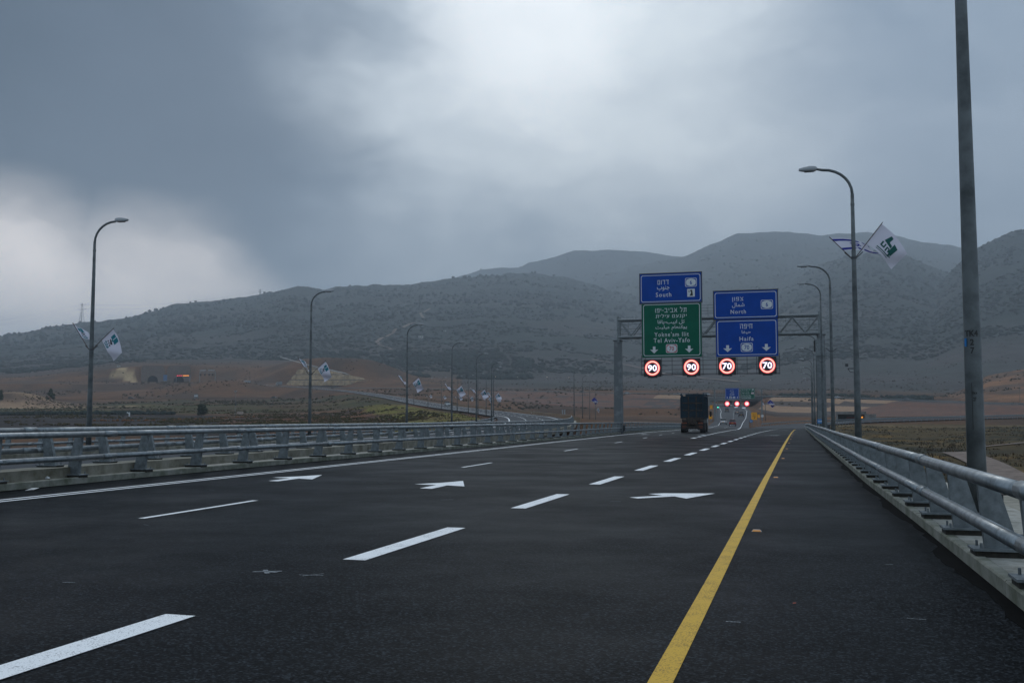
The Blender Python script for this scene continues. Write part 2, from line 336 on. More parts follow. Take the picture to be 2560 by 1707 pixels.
mount = [ridge([(-700, 900, 3045), (-300, 875, 3045), (0, 840, 3118), (109, 818, 3190), (218, 805, 3190), (326, 787, 3262), (435, 762, 3335), (544, 749, 3408), (653, 731, 3480), (718, 718, 3335), (762, 716, 3335), (805, 723, 3408), (871, 710, 3480), (980, 710, 3625), (1088, 702, 3698), (1197, 688, 3842), (1306, 677, 3988), (1420, 690, 4060), (1600, 745, 3770), (1800, 820, 3335), (2000, 900, 2900), (3260, 960, 2900)], 1150, 40, 1.15),
 ridge([(-700, 1040, 6670), (500, 1010, 6670), (900, 800, 6670), (1100, 702, 6670), (1200, 672, 6670), (1306, 661, 6670), (1371, 642, 6670), (1437, 619, 6670), (1523, 621, 6670), (1632, 628, 6670), (1700, 636, 6670), (1800, 665, 6670), (1950, 730, 6670), (2200, 800, 6670), (3260, 900, 6670)], 2600, 60, 1.2),
 ridge([(-700, 1040, 5655), (500, 1010, 5655), (900, 860, 5655), (1200, 770, 5655), (1400, 712, 5655), (1560, 668, 5655), (1660, 645, 5655), (1720, 633, 5655), (1785, 603, 5655), (1850, 578, 5655), (1960, 574, 5655), (2068, 580, 5655), (2150, 579, 5655), (2230, 577, 5655), (2290, 592, 5655), (2385, 608, 5655), (2450, 628, 5655), (2560, 655, 5655), (3260, 760, 5655)], 1700, 60, 1.15),
 ridge([(1500, 930, 3190), (1700, 880, 3262), (1850, 800, 3335), (1930, 742, 3335), (1990, 700, 3408), (2050, 658, 3408), (2110, 641, 3408), (2188, 623, 3408), (2221, 620, 3408), (2290, 640, 3408), (2380, 682, 3408), (2440, 725, 3408), (2560, 810, 3408), (3260, 900, 3335)], 1050, 38, 1.2),
 ridge([(2100, 900, 2755), (2260, 800, 2755), (2340, 730, 2755), (2390, 668, 2755), (2435, 624, 2755), (2470, 607, 2755), (2500, 589, 2755), (2560, 566, 2755), (2700, 535, 2755), (3260, 480, 2755)], 1000, 36, 1.15),
 ridge([(2150, 1040, 850), (2280, 1000, 850), (2380, 983, 850), (2420, 962, 850), (2470, 937, 850), (2510, 931, 850), (2600, 918, 850), (2800, 900, 850), (3260, 900, 850)], 570, 8, 1.0, 500)]
for k, r in enumerate(mount):
    w = .5+.5*np.tanh((r-Z)/9.0); Z = np.where(r > -40, Z*(1-w)+r*w, Z)
hm = smooth((Z-45)/120)
Z += hm*((gul-.5)*26+(fbm(X/45, Y/45, 3, 21)-.5)*9)
Z += smooth((V-60)/200)*(1-hm)*((fbm(X/60, Y/60, 4, 31)-.5)*1.6*np.clip(V/500, .25, 1.5))
# spoil heap and quarry shoulder
def bump(px, v, wpx, wv, h, p=2.0):
    return h*np.exp(-(np.abs((PX-px)/wpx)**p+np.abs((V-v)/wv)**p))
Z += bump(20, 640, 110, 45, 9, 2.5)*(.8+.5*fbm(X/14, Y/14, 3, 41))
Z += bump(80, 700, 70, 40, 5)
Z += bump(850, 1150, 170, 75, 26, 3)
Z += bump(560, 930, 150, 60, 9)
BASE_Z = Z.copy()
def carve(Z, P, hw, blend, drop=.12, only=None):
    D = np.full(Z.shape, 1e9); ZR = np.zeros(Z.shape); P = P[::2] if len(P) > 60 else P
    lo = P[:, :2].min(0)-blend-hw-5; hi = P[:, :2].max(0)+blend+hw+5
    m = (X > lo[0]) & (X < hi[0]) & (Y > lo[1]) & (Y < hi[1]); xs, ys = X[m], Y[m]; d = np.full(xs.shape, 1e9); zz = np.zeros(xs.shape)
    for a, b in zip(P[:-1], P[1:]):
        e = b[:2]-a[:2]; t = np.clip(((xs-a[0])*e[0]+(ys-a[1])*e[1])/max(e@e, 1e-6), 0, 1)
        q = np.hypot(xs-a[0]-t*e[0], ys-a[1]-t*e[1]); c = q < d; d[c] = q[c]; zz[c] = (a[2]+t*(b[2]-a[2]))[c]
    D[m] = d; ZR[m] = zz
    w = 1-smooth((D-hw)/blend); Z2 = Z*(1-w)+(ZR-drop)*w
    if only is not None: Z2 = np.where(only, Z2, Z)
    return Z2, D
Z, DR = carve(Z, RAMP, 8, 28, .3)
Z, DC = carve(Z, CROSS, 12, 34, .4)
fo = Y > 172
Z, DO = carve(Z, OPP, 11, 26, .35, fo)
Z, DE = carve(Z, EXIT, 10, 22, .35)
Z, DM = carve(Z, MAIN, 11.5, 9, .35)
# the bridge end: fill up to the deck beyond the abutment, keep the valley open before it
Z = np.where((Y < 236) & (X > -26) & (X < 8), np.minimum(Z, np.interp(Y, [0, 120, 200, 236], [-6, -4.2, -2.6, -1.5])), Z)
Z = np.where((PX > 345) & (PX < 475) & (V > 1120) & (V < 1212), np.minimum(Z, 42.4), Z)
Z = np.where((Y < 172) & (DO < 14), np.minimum(Z, -1.2), Z)

# land cover
def inpoly(poly, wx=0, wv=0):
    """polygon in (bearing px, range m) with ragged edge"""
    p = np.array(poly, float); x = PX+(fbm(X/22, Y/22, 4, 61)-.5)*2*wx; y = np.log(V)+(fbm(X/26, Y/26, 4, 67)-.5)*2*wv; c = np.zeros(PX.shape, bool); n = len(p)
    py = np.log(p[:, 1])
    for i in range(n):
        j = (i+1) % n; k = ((py[i] > y) != (py[j] > y)); d = py[j]-py[i]
        c ^= k & (x < (p[j, 0]-p[i, 0])*(y-py[i])/(d if abs(d) > 1e-9 else 1e-9)+p[i, 0])
    return c
C = np.zeros(PX.shape+(3,))
def cov(mask, a, b, sc=30, s=5, lo=.35, hi=.65):
    t = smooth((fbm(X/sc, Y/sc, 5, s)-lo)/(hi-lo))[..., None]; col = np.array(a)*(1-t)+np.array(b)*t
    mk = np.asarray(mask, float)[..., None]; C[:] = C*(1-mk)+col*mk
cov(np.ones(PX.shape), (.115, .056, .027), (.06, .036, .023), 45, 5)
cov(smooth((V-np.where(PX > 1150, 800, 1180)+60*(big-.5))/np.where(PX > 1150, 220, 250)), (.055, .050, .048), (.044, .047, .043), 90, 9)
cov(smooth((Z-70+60*(gul-.5))/70), (.026, .036, .033), (.042, .043, .039), 300, 12, .42, .7)
cov(smooth((Z-230)/160)*.8, (.023, .034, .034), (.034, .042, .039), 380, 13)
cov(inpoly([(-700, 180), (640, 180), (600, 300), (520, 360), (560, 430), (420, 455), (0, 420), (-700, 430)], 25, .06), (.026, .022, .022), (.040, .033, .030), 12, 15)
cov(inpoly([(-700, 440), (0, 430), (430, 465), (1000, 430), (1040, 470), (960, 600), (860, 670), (700, 750), (300, 770), (-100, 560), (-700, 560)], 20, .04), (.044, .042, .020), (.075, .045, .022), 34, 17)
cov(inpoly([(60, 470), (500, 480), (900, 480), (900, 560), (400, 640), (60, 560)], 60, .1)*.7, (.062, .062, .020), (.07, .042, .022), 25, 18)
cov(inpoly([(560, 170), (1290, 170), (1250, 260), (1080, 380), (1000, 420), (650, 420), (560, 360)], 25, .06), (.11, .046, .022), (.048, .028, .02), 26, 19)
cov(inpoly([(-700, 560), (0, 560), (180, 585), (250, 640), (180, 730), (-700, 730)], 20, .03), (.23, .15, .092), (.12, .078, .056), 18, 20)
cov(inpoly([(-700, 545), (100, 560), (380, 600), (380, 615), (100, 578), (-700, 560)], 4, .008), (.31, .21, .13), (.24, .16, .10), 10, 22)
bandz = (np.sin(Z*1.05) > .72) & (V > 1100) & (V < 1230) & (PX > 680) & (PX < 1010)
cov(inpoly([(258, 1202), (318, 1216), (334, 1190), (352, 1140), (336, 1140), (300, 1176)], 3, .004), (.36, .26, .14), (.25, .18, .1), 12, 25)
cov(smooth((70-DC)/20)*(V < 700)*(DM > 16)*(PX > 1180), (.125, .052, .027), (.075, .038, .025), 16, 27)
tb = (np.sin((Z-1)*.95+.6*fbm(X/50, Y/50, 3, 71)) > -.25) & (PX > 1900) & (PX < 2275) & (DC < 52) & (DM > 12) & (V < 640)
cov((PX > 2275) & (DC < 46) & (V < 590), (.20, .082, .036), (.13, .056, .03), 14, 31)
cov((DO > 10) & (DO < 24+8*fbm(X/15, Y/15, 3, 33)) & (X < OUT[:, 0].max()) & (V > 170) & (V < 440) & (U < np.interp(V, [170, 205, 240, 260, 306, 350, 410], [-2.5, -2.6, -5, -7.5, -15, -25, -38])), (.135, .125, .022), (.115, .08, .026), 9, 35)
grass = smooth((PX-2020)/40)*smooth((285-V)/10)
cov(grass, (.068, .047, .018), (.029, .028, .016), 16, 37, .36, .64)
cov(grass*smooth((fbm(X/7, Y/7, 4, 39)-.52)/.1), (.125, .074, .019), (.08, .055, .024), 7, 40)
cov(grass*smooth((V-255)/20), (.14, .098, .046), (.09, .065, .033), 9, 43)
cov(inpoly([(2360, 800), (2420, 640), (2700, 580), (3260, 560), (3260, 860), (2500, 870)], 25, .03), (.20, .098, .048), (.085, .055, .038), 22, 45)
nv = NC*NR
vv = np.stack([X, Y, Z], -1).reshape(-1, 3)
idx = np.arange(nv).reshape(NR, NC)
ff = np.stack([idx[:-1, :-1], idx[:-1, 1:], idx[1:, 1:], idx[1:, :-1]], -1).reshape(-1, 4)
me = bpy.data.meshes.new('ground'); me.vertices.add(nv); me.vertices.foreach_set('co', vv.ravel())
me.loops.add(ff.size); me.loops.foreach_set('vertex_index', ff.ravel().astype(np.int32)); me.polygons.add(len(ff))
me.polygons.foreach_set('loop_start', np.arange(0, ff.size, 4, dtype=np.int32)); me.update(calc_edges=True)
me.polygons.foreach_set('use_smooth', np.ones(len(ff), bool))
ca = me.color_attributes.new('cover', 'FLOAT_COLOR', 'POINT')
ca.data.foreach_set('color', np.concatenate([C.reshape(-1, 3), np.ones((nv, 1))], 1).ravel().astype(np.float32))
MG = bpy.data.materials.new('land_cover'); MG.use_nodes = True; t = MG.node_tree; n = t.nodes; b = n['Principled BSDF']
a_ = n.new('ShaderNodeVertexColor'); a_.layer_name = 'cover'
g_ = n.new('ShaderNodeNewGeometry')
def gnoise(sc, det, lo, hi, vec=None):
    x = n.new('ShaderNodeTexNoise'); x.inputs['Scale'].default_value = sc; x.inputs['Detail'].default_value = det; x.inputs['Roughness'].default_value = .65
    t.links.new(vec or g_.outputs['Position'], x.inputs['Vector']); r = n.new('ShaderNodeMapRange'); r.inputs['From Min'].default_value = .3; r.inputs['From Max'].default_value = .7
    r.inputs['To Min'].default_value = lo; r.inputs['To Max'].default_value = hi; t.links.new(x.outputs['Fac'], r.inputs['Value']); return r.outputs[0]
p1 = gnoise(.9, 6, .6, 1.4); p2 = gnoise(.045, 6, .68, 1.32)
mu = n.new('ShaderNodeMath'); mu.operation = 'MULTIPLY'; t.links.new(p1, mu.inputs[0]); t.links.new(p2, mu.inputs[1])
sc_ = n.new('ShaderNodeVectorMath'); sc_.operation = 'SCALE'; t.links.new(a_.outputs['Color'], sc_.inputs[0]); t.links.new(mu.outputs[0], sc_.inputs['Scale'])
t.links.new(sc_.outputs[0], b.inputs['Base Color']); b.inputs['Roughness'].default_value = .95; b.inputs['Specular IOR Level'].default_value = .1
me.materials.append(MG)
ground = tag(link('ground', me), kind='structure')
lpx = np.log(vs_)
def gz(x, y):
    u = x*math.cos(YAW)+y*math.sin(YAW); v = -x*math.sin(YAW)+y*math.cos(YAW)
    c = (u/v*FPX+1280-pxs[0])/(pxs[1]-pxs[0]); r = (math.log(max(v, 8.01))-lpx[0])/(lpx[1]-lpx[0])
    c = min(max(c, 0), NC-1.001); r = min(max(r, 0), NR-1.001); i, j = int(r), int(c); a, b2 = r-i, c-j
    return float((Z[i, j]*(1-b2)+Z[i, j+1]*b2)*(1-a)+(Z[i+1, j]*(1-b2)+Z[i+1, j+1]*b2)*a)

# ------------------------------------------------------------------ roads
def strip(name, Ys, fl, fr, mat_, dz=0.0, nx=2, zf=ZROAD):
    vs, fs = [], []
    for y in Ys:
        a, b2 = fl(y), fr(y)
        for k in range(nx): vs.append((a+(b2-a)*k/(nx-1), y, zf(y)+dz))
    for i in range(len(Ys)-1):
        for k in range(nx-1): q = i*nx+k; fs.append((q, q+1, q+1+nx, q+nx))
    return MB().add(vs, fs).build(name, mat_)
def ribbon(name, P, hw0, hw1, mat_, dz=0.0, parent=None):
    A = off(P, -hw0, dz); B = off(P, hw1, dz); n_ = len(P); vs = [tuple(p) for p in A]+[tuple(p) for p in B]
    return MB().add(vs, [(i, i+n_, i+n_+1, i+1) for i in range(n_-1)]).build(name, mat_, parent)
road = tag(strip('road', np.arange(-60, 241, 3.0), KL, KR, M_ASPH, nx=6), kind='structure')
main = tag(strip('main_road', np.arange(240, 801, 4.0), KL, MR, M_ASPHF, nx=3), kind='structure')
A = []; exl = off(EXIT, -5.9); exr = off(EXIT, 6.2)
n_ = len(EXIT); exl[0] = (-12.0, 240, ZROAD(240)); exr[0] = (KR(240), 240, ZROAD(240))
tag(MB().add([tuple(p) for p in exl]+[tuple(p) for p in exr], [(i, i+n_, i+n_+1, i+1) for i in range(n_-1)]).build('exit_road', M_ASPHF), kind='structure')
opp = tag(ribbon('opposite_road', OPP, 6.6, 6.6, M_ASPHF), kind='structure')
def tilt(Q, d, k=.34):      # crossfall of the opposite bridge towards its outer edge
    Q = Q.copy(); Q[:, 2] -= k*smooth((205-Q[:, 1])/70)*(6.6-d)/13.2; return Q
for i, v in enumerate(opp.data.vertices):
    if i < len(OPP): v.co.z -= .34*float(smooth((205-v.co.y)/70))
OUTL = tilt(OUT, -6.6)
tag(ribbon('cross_highway', CROSS, 10, 10, M_ASPHF, .1), kind='structure')
tag(ribbon('ramp_road', RAMP, 5, 5, M_ASPHF, .1), kind='structure')
# ------------------------------------------------------------------ painted markings (structure of the road)
def quad_strip(name, Ys, fc, hw, mat_, dz=.005, parent=road, zf=ZROAD):
    vs, fs = [], []
    for y in Ys: vs += [(fc(y)-hw, y, zf(y)+dz), (fc(y)+hw, y, zf(y)+dz)]
    for i in range(len(Ys)-1): q = i*2; fs.append((q, q+1, q+3, q+2))
    return MB().add(vs, fs).build(name, mat_, parent)
quad_strip('yellow_edge_line', np.arange(-20, 199, 3.0), YL, .066, M_YEL)
for d in (-.14, .14): quad_strip('white_edge_line', np.arange(-20, 241, 3.0), lambda y: EL(y)+d, .055, M_WHITE)
y = 9.5-6.13*4
while y < 205:
    quad_strip('wide_lane_dash', np.linspace(y, y+3.15, 4), WL, .122, M_WHITE); y += 6.13
y = 13.0-16.1
while y < 170:
    quad_strip('thin_lane_dash', np.linspace(y, y+3.3, 4), TL, .055, M_WHITE); y += 15.7
y = 76
while y < 200:
    quad_strip('exit_dash', np.linspace(y, y+3.1, 3), SL, .16, M_WHITE); y += 6.1
quad_strip('white_edge_line', np.arange(200, 241, 3.0), SL, .16, M_WHITE)
quad_strip('white_edge_line', np.arange(240, 640, 4.0), lambda y: SL(y), .08, M_WHITE, .012, main)
quad_strip('white_edge_line', np.arange(240, 640, 4.0), lambda y: EL(y), .07, M_WHITE, .012, main)
for k, y in enumerate(np.arange(246, 480, 15)): quad_strip('thin_lane_dash', np.linspace(y, y+3.3, 3), lambda q: (SL(q)+EL(q))/2, .1, M_WHITE, .012, main)
# lane arrows: straight ahead and bearing off, painted flat, seen stretched
def arrow(cx, cy, parts, ang=0.0, name='lane_arrow'):
    mb = MB(); ca_, sa = math.cos(ang), math.sin(ang)
    for poly in parts:
        n0 = len(poly); mb.add([(cx+x*ca_-y*sa, cy+x*sa+y*ca_, ZROAD(cy)+.006) for x, y in poly], [tuple(range(n0))])
    return mb.build(name, M_WHITE, road)
def arrow_world(pts_list):
    mb = MB()
    for poly in pts_list: mb.add([(x, y, ZROAD(y)+.006) for x, y in poly], [tuple(range(len(poly)))])
    return mb.build('lane_arrow', M_WHITE, road)
# arrow ahead with a branch bearing off to the side; (across, along) in metres about the arrow foot
AH = [(-.08, 0), (.16, 0), (.14, 1.25), (.36, 1.15), (.02, 2.7), (-.42, 1.55), (-.12, 1.38), (-.09, .75)]
def straight_branch(cx, cy, s=1.0):
    a = [(cx-.12*s, cy), (cx+.16*s, cy-.06), (cx+.11*s, cy+1.02), (cx+.56*s, cy+.82), (cx-.07*s, cy+2.6), (cx-.30*s, cy+1.85), (cx-.16*s, cy+1.08)]
    b2 = [(cx-.16*s, cy+1.08), (cx-.30*s, cy+1.85), (cx-.70*s, cy+1.22), (cx-.46*s, cy+1.12)]
    return [a, b2]
arrow_world(straight_branch(-7.38, 19.55)); arrow_world(straight_branch(-11.57, 20.95))
arrow_world([[(-3.03, 18.32), (-2.84, 18.11), (-2.29, 18.78), (-2.02, 18.33), (-1.64, 19.73), (-2.57, 19.52), (-2.52, 18.94)], [(-2.52, 18.94), (-2.57, 19.52), (-2.83, 19.28)]])
for k in range(1, 3):
    d = 74.0*k
    arrow_world([[(x+WL(19+d)/2+YL(19+d)/2+2.6, y+d) for x, y in q] for q in [[(-3.03, 18.32), (-2.84, 18.11), (-2.29, 18.78), (-2.02, 18.33), (-1.64, 19.73), (-2.57, 19.52), (-2.52, 18.94)]]])
    arrow_world(straight_branch((TL(20+d)+WL(20+d))/2-.3, 19.6+d)); arrow_world(straight_branch((TL(20+d)+EL(20+d))/2-.2, 20.6+d))
# survey crosses and scuffs of white paint
M_SCUFF = mat('thin_white_scuff', (.33, .36, .38), .8, noise=(60, 3, .4, .6), col2=(.08, .09, .1))
def flatline(a, b_, w, name='paint_scuff'):
    a, b_ = Vector((*a, 0)), Vector((*b_, 0)); d = (b_-a).normalized(); q = Vector((-d.y, d.x, 0))*w/2; zz = ZROAD(a.y)+.004
    return MB().add([(p.x, p.y, zz) for p in (a-q, b_-q, b_+q, a+q)], [(0, 1, 2, 3)]).build(name, M_SCUFF, road)
flatline((-4.90, 8.52), (-4.66, 8.63), .035); flatline((-4.85, 8.66), (-4.72, 8.47), .045); flatline((-4.80, 8.56), (-4.66, 8.55), .03)
flatline((-4.40, 8.47), (-4.17, 8.49), .014); flatline((-4.34, 8.42), (-4.22, 8.60), .016)
flatline((-3.2, 17.4), (-3.02, 17.42), .03); flatline((-.55, 7.35), (-.45, 7.35), .02); flatline((-8.7, 19.6), (-8.45, 19.6), .03)
flatline((-6.1, 16.9), (-5.9, 17.0), .04); flatline((-6.0, 24.2), (-5.8, 24.25), .05)
for k in range(26):
    x, y_ = random.uniform(-13, 1), random.uniform(6, 45); flatline((x, y_), (x+random.uniform(.03, .14), y_+random.uniform(-.05, .05)), random.uniform(.01, .03))
# joint between two asphalt passes
M_SEAM = mat('asphalt_seam', (.0085, .0105, .013), .5, spec=.02, noise=(1.2, 5, .42, .6), col2=(.017, .021, .026))
# raised reflector studs beside the yellow line
M_AMBER = mat('amber_reflector', (.75, .27, .02), .25); M_STUD = mat('stud_shell', (.45, .42, .38), .5)
for k in range(9):
    y = 13.3+12.2*k
    mb = MB(); x = YL(y)+.21; z = ZROAD(y)
    mb.hexa([(x-.06, y-.05, z), (x+.06, y-.05, z), (x+.06, y+.05, z), (x-.06, y+.05, z)], [(x-.04, y-.02, z+.022), (x+.04, y-.02, z+.022), (x+.04, y+.02, z+.022), (x-.04, y+.02, z+.022)])
    s_ = tag(mb.build('road_stud', M_STUD), 'small amber road stud beside the yellow edge line', 'road stud', 'amber road studs along the yellow line')
    MB().add([(x-.055, y-.052, z+.003), (x+.055, y-.052, z+.003), (x+.041, y-.0255, z+.02), (x-.041, y-.0255, z+.02)], [(0, 1, 2, 3)]).build('reflector', M_AMBER, s_)
# opposite carriageway markings
def lineon(P, d, hw, dz=.03, i0=0, i1=None, name='white_edge_line', parent=opp, step=1):
    Q = tilt(off(P, d, dz), d)[i0:i1:step]; ribbon(name, Q, hw, hw, M_WHITE, 0, parent)
lineon(OPP, 5.0, .12); lineon(OPP, -4.4, .12)
seg = np.cumsum(np.r_[0, np.linalg.norm(np.diff(OPP[:, :2], axis=0), axis=1)])
for d in (1.9, -1.3):
    Q = tilt(off(OPP, d, .03), d); s0 = 150.0
    while s0 < 620:
        a = [np.array([np.interp(s0+q, seg, Q[:, k]) for k in range(3)]) for q in (0, 2, 4)]; ribbon('lane_dash', np.array(a), .1, .1, M_WHITE, 0, opp); s0 += 11 if d > 0 else 7

# ------------------------------------------------------------------ kerbs and bridge edges
def kerb_body(name, Ys, fx, side, w, h, mat_, zf=ZROAD, parent=None, z0=-.5):
    """face at fx, body going w away from the road"""
    vs, fs = [], []
    for y in Ys:
        a = fx(y); z = zf(y)
        for x, q in ((a, z0), (a, h-.015), (a+side*.015, h), (a+side*w, h), (a+side*w, z0)): vs.append((x, y, z+q))
    for i in range(len(Ys)-1):
        for k in range(5):
            a, b2 = i*5+k, i*5+(k+1) % 5; f = (a, b2, b2+5, a+5); fs.append(f if side > 0 else f[::-1])
    e = (len(Ys)-1)*5
    fs += [(4, 3, 2, 1, 0), (e, e+1, e+2, e+3, e+4)]
    return MB().add(vs, fs).build(name, mat_, parent)
ks = []
y0 = -30.0; k = 0
kerbR = tag(empty('kerb', (0, 0, 0)), kind='structure'); kerbL = tag(empty('kerb', (0, 0, 0)), kind='structure')
while y0 < 240:
    ln = 3.0; ys = np.linspace(y0+.006, y0+ln-.006, 3)
    kerb_body('kerb_stone', ys, KR, 1, .10, .128+.004*math.sin(k*2.1), M_CONC, parent=kerbR)
    kerb_body('kerb_stone', ys, KL, -1, .10, .138+.004*math.sin(k*1.7), M_CONC, parent=kerbL); y0 += ln; k += 1
ysl = np.arange(-30, 241, 3.0)
tag(kerb_body('edge_slab', ysl, lambda y: KR(y)+.104, 1, 1.35, .122, M_SLAB, z0=-.9), kind='structure')
tag(kerb_body('edge_slab', ysl, lambda y: KL(y)-.104, -1, .62, .130, M_SLAB, z0=-.9), kind='structure')
tag(kerb_body('bridge_deck', ysl, lambda y: KL(y)-.3, 1, 14.0, -.16, M_CONC, z0=-1.4, zf=lambda y: ZROAD(y)), kind='structure')

def railing(name, P, side, ztop, zlow, npost, spacing, s0, label, group, post_depth=.45, front=.12, pad=True):
    """posts on base plates with two pipes on the traffic side. P: line of the kerb face; side=+1 when the posts stand at the +normal"""
    root = empty(name, tuple(P[0])); o0 = Vector(P[0])
    S_ = np.cumsum(np.r_[0, np.linalg.norm(np.diff(P[:, :2], axis=0), axis=1)]); Nn = normals2(P)
    def pt(s, d, z):
        x, y, zz = (np.interp(s, S_, P[:, k]) for k in range(3)); nx, ny = np.interp(s, S_, Nn[:, 0]), np.interp(s, S_, Nn[:, 1])
        return Vector((x+nx*d*side, y+ny*d*side, zz+z))-o0
    # one post, in its own frame: x away from traffic, y along
    hb, ht = .20, ztop-.05; f0, f1, bk0, bk1, th = front, front-.05, front+post_depth, front+post_depth*.38, .045
    pm = MB()
    pm.hexa([(f0, -th, hb), (bk0, -th, hb), (bk0, th, hb), (f0, th, hb)], [(f1, -th, ht), (bk1, -th, ht), (bk1, th, ht), (f1, th, ht)])
    for zz in (zlow, ztop-.02): pm.box((f1-.045, 0, zz), (.13, .075, .055))
    pmesh = pm.mesh('post', M_GALV)
    bm = MB(); bm.box((front+post_depth/2-.01, 0, hb-.011), (post_depth+.22, .34, .022))
    for a in (-1, 1):
        for b2 in (0, 1): bm.tube([(front-.045+b2*(post_depth+.07), a*.125, hb), (front-.045+b2*(post_depth+.07), a*.125, hb+.05)], .013, 6)
    bmesh_ = bm.mesh('base_plate', M_GALV)
    gm = MB(); gm.box((front+post_depth/2-.01, 0, .155), (post_depth+.18, .30, .065)); gmesh = gm.mesh('grout_pad', M_GROUT)
    for k in range(npost):
        s = s0+k*spacing
        if s > S_[-1]-.5: break
        p = pt(s, 0, 0); q = pt(s, 1, 0); a = math.atan2((q-p).y, (q-p).x)
        po = link('post', pmesh, root, p, a)
        if k < 90: link('base_plate', bmesh_, po); link('grout_pad', gmesh, po)
    # pipes in 6 m lengths with sleeves
    L0 = 0.0; j = 0
    while L0 < S_[-1]-1:
        L1 = min(L0+6.0, S_[-1]); ss = np.linspace(L0+.006, L1-.006, 4)
        for zz, r_ in ((ztop, .066), (zlow, .060)):
            MB().tube([pt(s, -.005, zz+.006*math.sin(j*1.3+zz)) for s in ss], r_, 12).build('pipe', M_PIPE, root, True)
            if L0 > 0: MB().tube([pt(L0-.22, -.005, zz), pt(L0+.22, -.005, zz)], r_+.006, 12).build('pipe_sleeve', M_PIPE, root, True)
        L0 = L1; j += 1
    tag(root, label, 'railing', group); return root
def line_of(f, a, b_, step=3.0, zf=ZROAD, dx=0.0): return np.array([[f(y)+dx, y, zf(y)] for y in np.arange(a, b_, step)])
PR = line_of(KR, -10, 262); PLf = line_of(KL, -10, 246)
railing('bridge_railing', PR, 1, .885, .49, 150, 1.9, 1.6, 'galvanised two pipe bridge railing beside the yellow line shoulder', 'bridge railings', front=.12, post_depth=.30)
railing('bridge_railing', PLf, -1, 1.065, .56, 140, 2.5, 1.6, 'galvanised two pipe bridge railing beside the double white line, standing on the mossy kerb', 'bridge railings', front=.10, post_depth=.30)
# opposite bridge: inner and outer edge beams with their own railings
nb = int(np.argmin(np.abs(OUT[:, 1]-175)))
IN = off(OUT, 13.2)
def beam_on(P, side, name, h=.25, w=.75, z0=-.35):
    A = P.copy(); B = off(P, side*w); vs = []; fs = []
    for a, b2 in zip(A, B): vs += [(a[0], a[1], a[2]+z0), (a[0], a[1], a[2]+h), (b2[0], b2[1], b2[2]+h), (b2[0], b2[1], b2[2]+z0)]
    for i in range(len(A)-1):
        for k in range(4): q, r_ = i*4+k, i*4+(k+1) % 4; f = (q, r_, r_+4, q+4); fs.append(f if side > 0 else f[::-1])
    return tag(MB().add(vs, fs).build(name, M_SLAB2), kind='structure')
M_SLAB2 = mat('weathered_edge_beam', (.30, .285, .235), .85, noise=(2.2, 8, .36, .68), col2=(.12, .11, .075), bump=(18, .4, .01))
beam_on(IN[:nb], 1, 'edge_beam', .20); beam_on(OUTL[:nb], -1, 'edge_beam', .16)
railing('bridge_railing', off(IN[:nb], 0, .05), 1, .95, .52, 110, 2.1, .7, 'galvanised two pipe bridge railing on the inner edge of the opposite carriageway', 'bridge railings', post_depth=.28)
railing('bridge_railing', OUTL[:nb], -1, 1.0, .55, 110, 2.1, .4, 'galvanised two pipe bridge railing at the outer lamp side of the opposite carriageway', 'bridge railings', post_depth=.28)

# damp grime along the kerb feet
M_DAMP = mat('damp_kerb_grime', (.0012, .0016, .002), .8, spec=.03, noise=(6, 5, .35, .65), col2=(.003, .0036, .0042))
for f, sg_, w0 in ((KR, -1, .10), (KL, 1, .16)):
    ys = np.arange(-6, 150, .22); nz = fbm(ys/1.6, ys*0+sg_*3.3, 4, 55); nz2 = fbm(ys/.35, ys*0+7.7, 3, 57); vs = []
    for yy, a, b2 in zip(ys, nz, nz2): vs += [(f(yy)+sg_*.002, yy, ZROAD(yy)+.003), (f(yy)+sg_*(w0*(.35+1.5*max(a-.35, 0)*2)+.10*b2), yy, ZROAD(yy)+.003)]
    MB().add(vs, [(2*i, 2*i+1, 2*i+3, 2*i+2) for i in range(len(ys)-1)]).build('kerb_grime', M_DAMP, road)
# ------------------------------------------------------------------ haze in the valley air
MH = bpy.data.materials.new('valley_haze'); MH.use_nodes = True; t = MH.node_tree; t.nodes.clear()
pvn = t.nodes.new('ShaderNodeVolumePrincipled'); pvn.inputs['Color'].default_value = (.82, .91, 1.0, 1); pvn.inputs['Density'].default_value = 1.55e-4
pvn.inputs['Anisotropy'].default_value = .15
oo = t.nodes.new('ShaderNodeOutputMaterial'); t.links.new(pvn.outputs[0], oo.inputs['Volume'])
hz = tag(MB().box((-2500, 4800, 590), (20000, 13600, 1220.0)).build('haze', MH), 'pale grey valley haze', None, kind='stuff')
# ------------------------------------------------------------------ lettering
def text_mesh(body, w, h, weight=.012, space=1.0, depth=0.0):
    """lettering fitted into a w x h box centred on the origin, in the XZ plane facing -Y"""
    if any(ch in HEBREW for ch in body): return stroke_text(body, w, h)
    c = bpy.data.curves.new('lettering', 'FONT'); c.body = body; c.offset = weight; c.space_character = space; c.resolution_u = 2
    o = bpy.data.objects.new('lettering', c); COL.objects.link(o); bpy.context.view_layer.update()
    tm = o.to_mesh(); co = np.array([v.co[:] for v in tm.vertices]); fs = [tuple(p.vertices) for p in tm.polygons]; o.to_mesh_clear()
    bpy.data.objects.remove(o); bpy.data.curves.remove(c)
    lo, hi = co.min(0), co.max(0); s = (hi-lo); s[s < 1e-6] = 1
    x = (co[:, 0]-(lo[0]+hi[0])/2)/s[0]*w; z = (co[:, 1]-(lo[1]+hi[1])/2)/s[1]*h
    me = bpy.data.meshes.new('lettering'); me.from_pydata([(a, 0, b) for a, b in zip(x, z)], [], fs); return me
